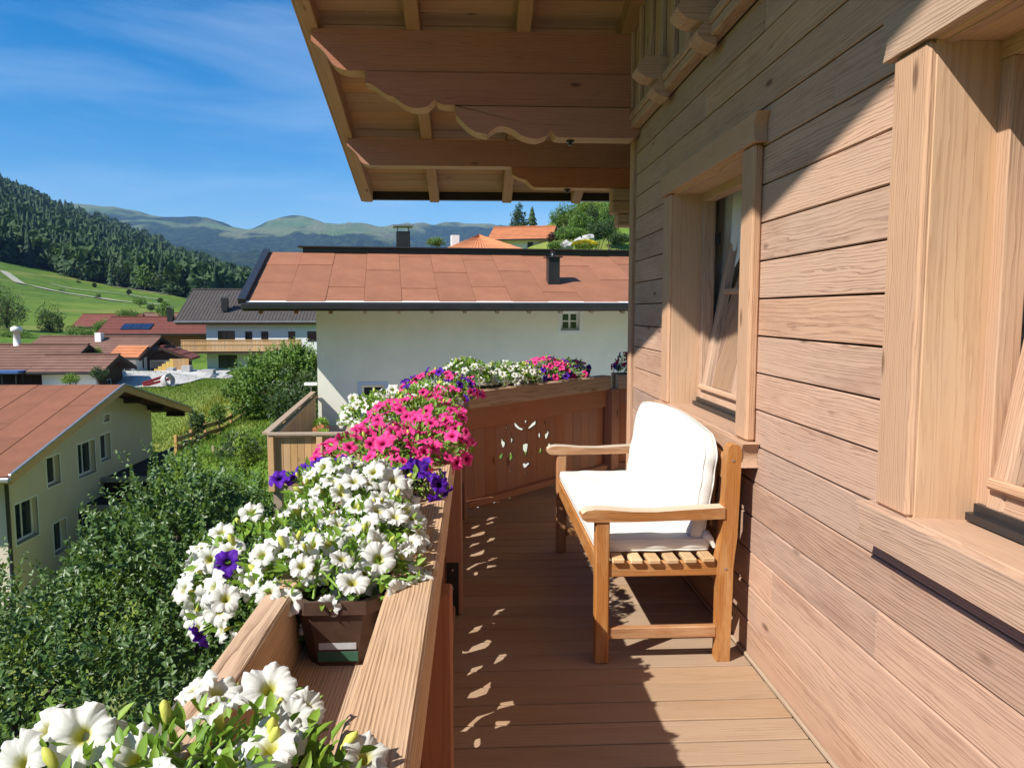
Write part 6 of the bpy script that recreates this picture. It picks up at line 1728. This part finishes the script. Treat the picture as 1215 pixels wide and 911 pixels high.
for i in range(N_F):
    if kindt[i]: tv, tf = BLO[rs.randint(3)]; sx = ht[i] * .8; sz = ht[i] * .9; tn_ = .75
    else: tv, tf = TEM[rs.randint(12)]; sx = ht[i] * rs.uniform(.85, 1.15); sz = ht[i]; tn_ = rs.uniform(0, .65)
    a = rs.rand() * 6.28; ca, sa = math.cos(a), math.sin(a)
    x = (tv[:, 0] * ca - tv[:, 1] * sa) * sx + FX[i]; y = (tv[:, 0] * sa + tv[:, 1] * ca) * sx + FY[i]
    AV.append(np.stack([x, y, tv[:, 2] * sz + FZ[i] - .5], 1)); AF.append(tf + base_i); base_i += len(tv)
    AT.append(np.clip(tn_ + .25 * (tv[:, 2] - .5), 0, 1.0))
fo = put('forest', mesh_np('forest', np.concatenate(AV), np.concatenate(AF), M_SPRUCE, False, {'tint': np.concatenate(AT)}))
kind(fo, 'stuff'); tag(fo, 'dark conifer forest covering the steep hill beyond the meadow', 'forest')

# single trees that stand along the forest edge
def place_conifer(name, label, px, dist, h, mt, temp, group, w=1.0, py=None):
    X = dist * (px - 562) / 912; z = land1(X, dist)
    if py is not None: z = min(z, on_y(px, py, dist)[2])
    t = thing(name, label, 'tree', (X, dist, z), group)
    tv, tf = temp
    vs = tv * np.array([h * w, h * w, h]) + np.array([X, dist, z])
    put('crown', mesh_np('crown', vs, tf, mt, False, {'tint': np.clip(.45 + .5 * (tv[:, 2] - .4), 0, 1)}), None, t)
    sv, sf = tube_geo([(X, dist, z - .5), (X, dist, z + h * .5)], [h * .018, h * .008], 6)
    put('trunk', mesh_py('trunk', sv, sf, M_BARK), None, t)
GE = 'trees standing along the forest edge'
BIGC = [conifer_template(40 + i, 9, 13, .22) for i in range(3)]
for i, px in enumerate((4, 17, 30, 55, 70, 128, 146, 160, 176, 190)):
    place_conifer('spruce_tree', 'single spruce standing at the meadow edge of the forest', px, float(np.interp(px, EDGE_C, EDGE_R)) * (.975 - .02 * (i % 3)), 15 + (i * 37 % 5), M_SPRUCE, BIGC[i % 3], GE)
for i, (px, hgt) in enumerate(((40, 11), (64, 12), (85, 13), (97, 14), (106, 13), (118, 10), (140, 11), (153, 12), (168, 10), (183, 12), (200, 10))):
    d_ = float(np.interp(px, EDGE_C, EDGE_R)) * (.955 - .015 * (i % 2)); X = d_ * (px - 562) / 912; z = land1(X, d_)
    tree('edge_tree', 'round broadleaf tree standing at the meadow edge of the forest', X, d_, [((X, d_, z + hgt * .55), (hgt * .40, hgt * .40, hgt * .42)), ((X + hgt * .2, d_ - 1, z + hgt * .42), (hgt * .3, hgt * .3, hgt * .3))], 620, 1.1, M_DARKLEAF if i % 3 else M_BUSH, 300 + i, .2, .32, GE, z=z)
cq = on_y(616, 258, 100)
tree('cedar_tree', 'dark dense conifer above the hillside house', cq[0], cq[1], [((cq[0], cq[1], cq[2] - .8), (1.15, 1.15, .8)), ((cq[0] - .1, cq[1], cq[2] + .2), (.8, .8, .8)), ((cq[0], cq[1], cq[2] + 1.1), (.42, .42, .7))], 2600, .2, M_DARKLEAF, 61, .12, .4, z=land1(cq[0], cq[1]))
place_conifer('spruce_tree', 'slim bluish spruce above the hillside house roof', 631, 104, 6.0, M_SPRUCE, conifer_template(62, 9, 11, .24), None, py=274)
place_conifer('spruce_tree', 'small dark conifer left of the hillside house', 609, 99, 3.4, M_DARKLEAF, conifer_template(63, 7, 11, .35), None, py=274)
# rocks on the hillside
for j, (px, py, d_, s) in enumerate(((699, 283, 70, .5), (672, 292, 58, .5), (688, 287, 64, .45))):
    c = on_y(px, py, d_); rs = np.random.RandomState(j)
    u = unit(40, rs)
    import bmesh
    bm = bmesh.new(); bmesh.ops.create_icosphere(bm, subdivisions=2, radius=1)
    for v in bm.verts: v.co = V(v.co.x * 1.2, v.co.y, v.co.z * .8) * s * (1 + .25 * math.sin(v.co.x * 5 + j) * math.cos(v.co.y * 4)) + V(*c)
    me = bpy.data.meshes.new('rock'); bm.to_mesh(me); bm.free(); me.materials.append(M_CONC)
    zz = land1(c[0], c[1])
    tag(put('garden_rock', me), ('large pale garden rock above the yellow bush', 'pale garden rock under the hillside hedge', 'small pale garden rock between hedge and yellow bush')[j], 'rock')

# ------------------------------------------------------------------ grass blades on the near slope (stuff)
rs = np.random.RandomState(5)
n = 110000
gy = 16 + 50 * rs.rand(n) ** 1.1; gx = -4.0 - rs.rand(n) * (8 + gy * .24)
yel = (gx < -10.6) & (gx > -15) & (gy > 30) & (gy < 50)
keep = ~((gx < -10.8) & (gy < 38.2) & (gx > -14.3) & (gy > 23)) & ~((gx > -4.6) & (gy < 22.2))
gx, gy, yel = gx[keep], gy[keep], (yel & (fbm(gx * .5, gy * .5, 3, 2) > .35))[keep]
n = len(gx); gz = land(gx, gy) - .02
h = np.where(yel, rs.uniform(.25, .6, n), rs.uniform(.06, .16, n)); a = rs.rand(n) * 6.28; w = np.where(yel, .03, .035)
P0 = np.stack([gx - np.cos(a) * w, gy - np.sin(a) * w, gz], 1); P1 = np.stack([gx + np.cos(a) * w, gy + np.sin(a) * w, gz], 1)
P2_ = np.stack([gx + rs.normal(size=n) * h * .35, gy + rs.normal(size=n) * h * .35, gz + h], 1)
M_GRASS = leafmat('grass_blade', (0.09, 0.18, 0.02), (0.34, 0.33, 0.06), 0.3, 0.6, 0.2)
ti = np.clip(np.where(yel, rs.uniform(.45, 1.0, n), rs.uniform(0, .4, n)), 0, 1)
gr = put('meadow_grass', mesh_np('meadow_grass', np.stack([P0, P1, P2_], 1).reshape(-1, 3), np.arange(3 * n).reshape(-1, 3), M_GRASS, False, {'tint': np.repeat(ti, 3)}))
kind(gr, 'stuff'); tag(gr, 'green lawn and tall yellow grass on the slope below the apartment house', 'grass')

# ------------------------------------------------------------------ fence, gate, yard things
fe = thing('garden_fence', 'two-rail timber garden fence crossing the lawn slope', 'fence', (-10.5, 32, -3))
fy = [26.8, 28.4, 30.1, 31.9, 33.7, 35.6, 37.6, 39.6]
fx = [-10.35 - .04 * (y - 28) for y in fy]
for i, (x, y) in enumerate(zip(fx, fy)):
    z = land1(x, y); board('post', (x, y, z - .3), (x, y, z + .62), .09, .09, (1, 0, 0), M_PINE, fe)
    if i < len(fy) - 1:
        x2, y2 = fx[i + 1], fy[i + 1]; z2 = land1(x2, y2)
        for hh in (.16, .46): board('fence_rail', (x + .06, y, z + hh), (x2 + .06, y2, z2 + hh), .17, .028, (0, 0, 1), M_FENCE, fe)
ga = thing('picket_gate', 'small weathered grey picket gate leaning on the lawn', 'gate', (-7.9, 25.2, -2.7))
zq = land1(-7.9, 25.2)
for i in range(5): board('picket', (-8.45, 25.0 + .0 * i, zq + .06 + i * .11), (-7.35, 25.7, zq + .16 + i * .11), .06, .02, (0, 0, 1), M_PINEDK, ga)
for s in (0, .5, 1): board('post', (-8.45 + 1.1 * s, 25.03 + .7 * s, zq - .2), (-8.45 + 1.1 * s, 25.03 + .7 * s, zq + .66), .07, .06, (1, 0, 0), M_PINEDK, ga)
# garden lamp near the tree
gl = thing('garden_lamp', 'white garden lamp on a thin post beside the white house corner', 'lamp', (-4.95, 23.5, -2.4))
tube('post', [(-4.95, 23.5, -2.6), (-4.95, 23.5, -.72)], .02, M_GREYMETAL, gl)
joined('lamp_head', [((-5.13, 23.42, -.74), (-4.77, 23.58, -.66))], M_WFRAME, gl)
# building site pieces in the gravel yard
def site(px, py, d_): c = on_y(px, py, d_); return c
c = site(199, 447, 50); z = land1(c[0], c[1])
cp = thing('concrete_ring', 'tipped concrete shaft ring with dark opening on the gravel', 'concrete ring', (c[0], c[1], z))
nA = 28; vs, fs = [], []
axx = V(.85, -.45, .28).normalized(); a1 = axx.cross(UP).normalized(); a2 = axx.cross(a1)
for (rr, s) in ((.40, -.2), (.40, .2), (.30, .2), (.30, -.2)):
    for k in range(nA): t = 2 * math.pi * k / nA; vs.append(V(c[0], c[1], z + .38) + axx * s + (a1 * math.cos(t) + a2 * math.sin(t)) * rr)
for i in range(4):
    for k in range(nA): fs.append([i * nA + k, i * nA + (k + 1) % nA, ((i + 1) % 4) * nA + (k + 1) % nA, ((i + 1) % 4) * nA + k])
put('ring', mesh_py('ring', vs, fs, M_CONC), None, cp)
c = site(186, 449, 50); z = land1(c[0], c[1])
rb = thing('red_barrier', 'red plastic building site barrier lying on the gravel', 'barrier', (c[0], c[1], z))
board('rail', (c[0] - .7, c[1] - .5, z + .25), (c[0] + .7, c[1] + .5, z + .75), .16, .06, (0, 0, 1), M_REDPL, rb); board('rail', (c[0] - .7, c[1] - .4, z + .08), (c[0] + .75, c[1] + .6, z + .48), .16, .06, (0, 0, 1), M_REDPL, rb)
for s in (-.6, .65): board('foot', (c[0] + s, c[1] + s * .7 - .3, z + .03), (c[0] + s, c[1] + s * .7 + .3, z + .03), .1, .06, (0, 0, 1), M_REDPL, rb)
c = site(204, 432, 60); z = land1(c[0], c[1])
ff = thing('formwork_fence', 'yellow boarded building site screen before the apartment house', 'fence', (c[0], c[1], z))
for i in range(9):
    x = c[0] - 1.2 + i * .27; board('screen_board', (x, c[1] + i * .06, z), (x, c[1] + i * .06, z + (.45 + .75 * min(1, i / 4))), .265, .03, (1, .2, 0), M_YELLOWPL if i < 5 else M_PINE, ff)
board('screen_rail', (c[0] - 1.35, c[1] - .05, z + .3), (c[0] + 1.1, c[1] + .44, z + .3), .1, .05, (0, 0, 1), M_PINE, ff)
c = site(212, 444, 58); z = land1(c[0], c[1])
pb = thing('concrete_plinth', 'pale concrete plinth blocks at the apartment house entrance', 'concrete block', (c[0], c[1], z))
for i, (dx, s, hh) in enumerate(((-.9, .5, .55), (.2, .6, .7), (1.6, .9, .4))): joined('block', [((c[0] + dx, c[1], z - .2), (c[0] + dx + s, c[1] + .7, z + hh))], M_CONC, pb)
# gravel heap
bm = bmesh.new(); bmesh.ops.create_icosphere(bm, subdivisions=4, radius=1)
c = hit_land(228, 446); rs = np.random.RandomState(3)
for v in bm.verts:
    q = v.co; f = 1 + .12 * math.sin(q.x * 9) * math.sin(q.y * 8 + 1) + rs.uniform(-.03, .03); v.co = V(c[0] + q.x * 3.6 * f, c[1] - 2 + q.y * 2.6 * f, land1(c[0], c[1]) - .2 + q.z * .75 * f)
me = bpy.data.meshes.new('gravel_heap'); bm.to_mesh(me); bm.free(); me.materials.append(M_GRAVEL)
hp = kind(put('gravel_heap', me), 'stuff'); tag(hp, 'heap of pale gravel before the apartment house', 'gravel')

# ------------------------------------------------------------------ haze
lo, hi = float(gv[:, 2].min()) - 1.0, float(gv[:, 2].max()) + 40
hz = bpy.data.materials.new('haze'); hz.use_nodes = True; nt = hz.node_tree; nt.nodes.clear()
ho = nd(nt, 'ShaderNodeOutputMaterial'); pv = nd(nt, 'ShaderNodeVolumePrincipled')
pv.inputs['Color'].default_value = (0.30, 0.56, 1.0, 1); pv.inputs['Density'].default_value = 7.5e-5; pv.inputs['Anisotropy'].default_value = 0.0
lk(nt, pv.outputs[0], ho.inputs['Volume'])
hb = joined('haze', [((-9700, -9700, lo), (9700, 9700, hi))], hz)
kind(hb, 'stuff'); tag(hb, 'faint blue haze filling the valley air', 'haze')
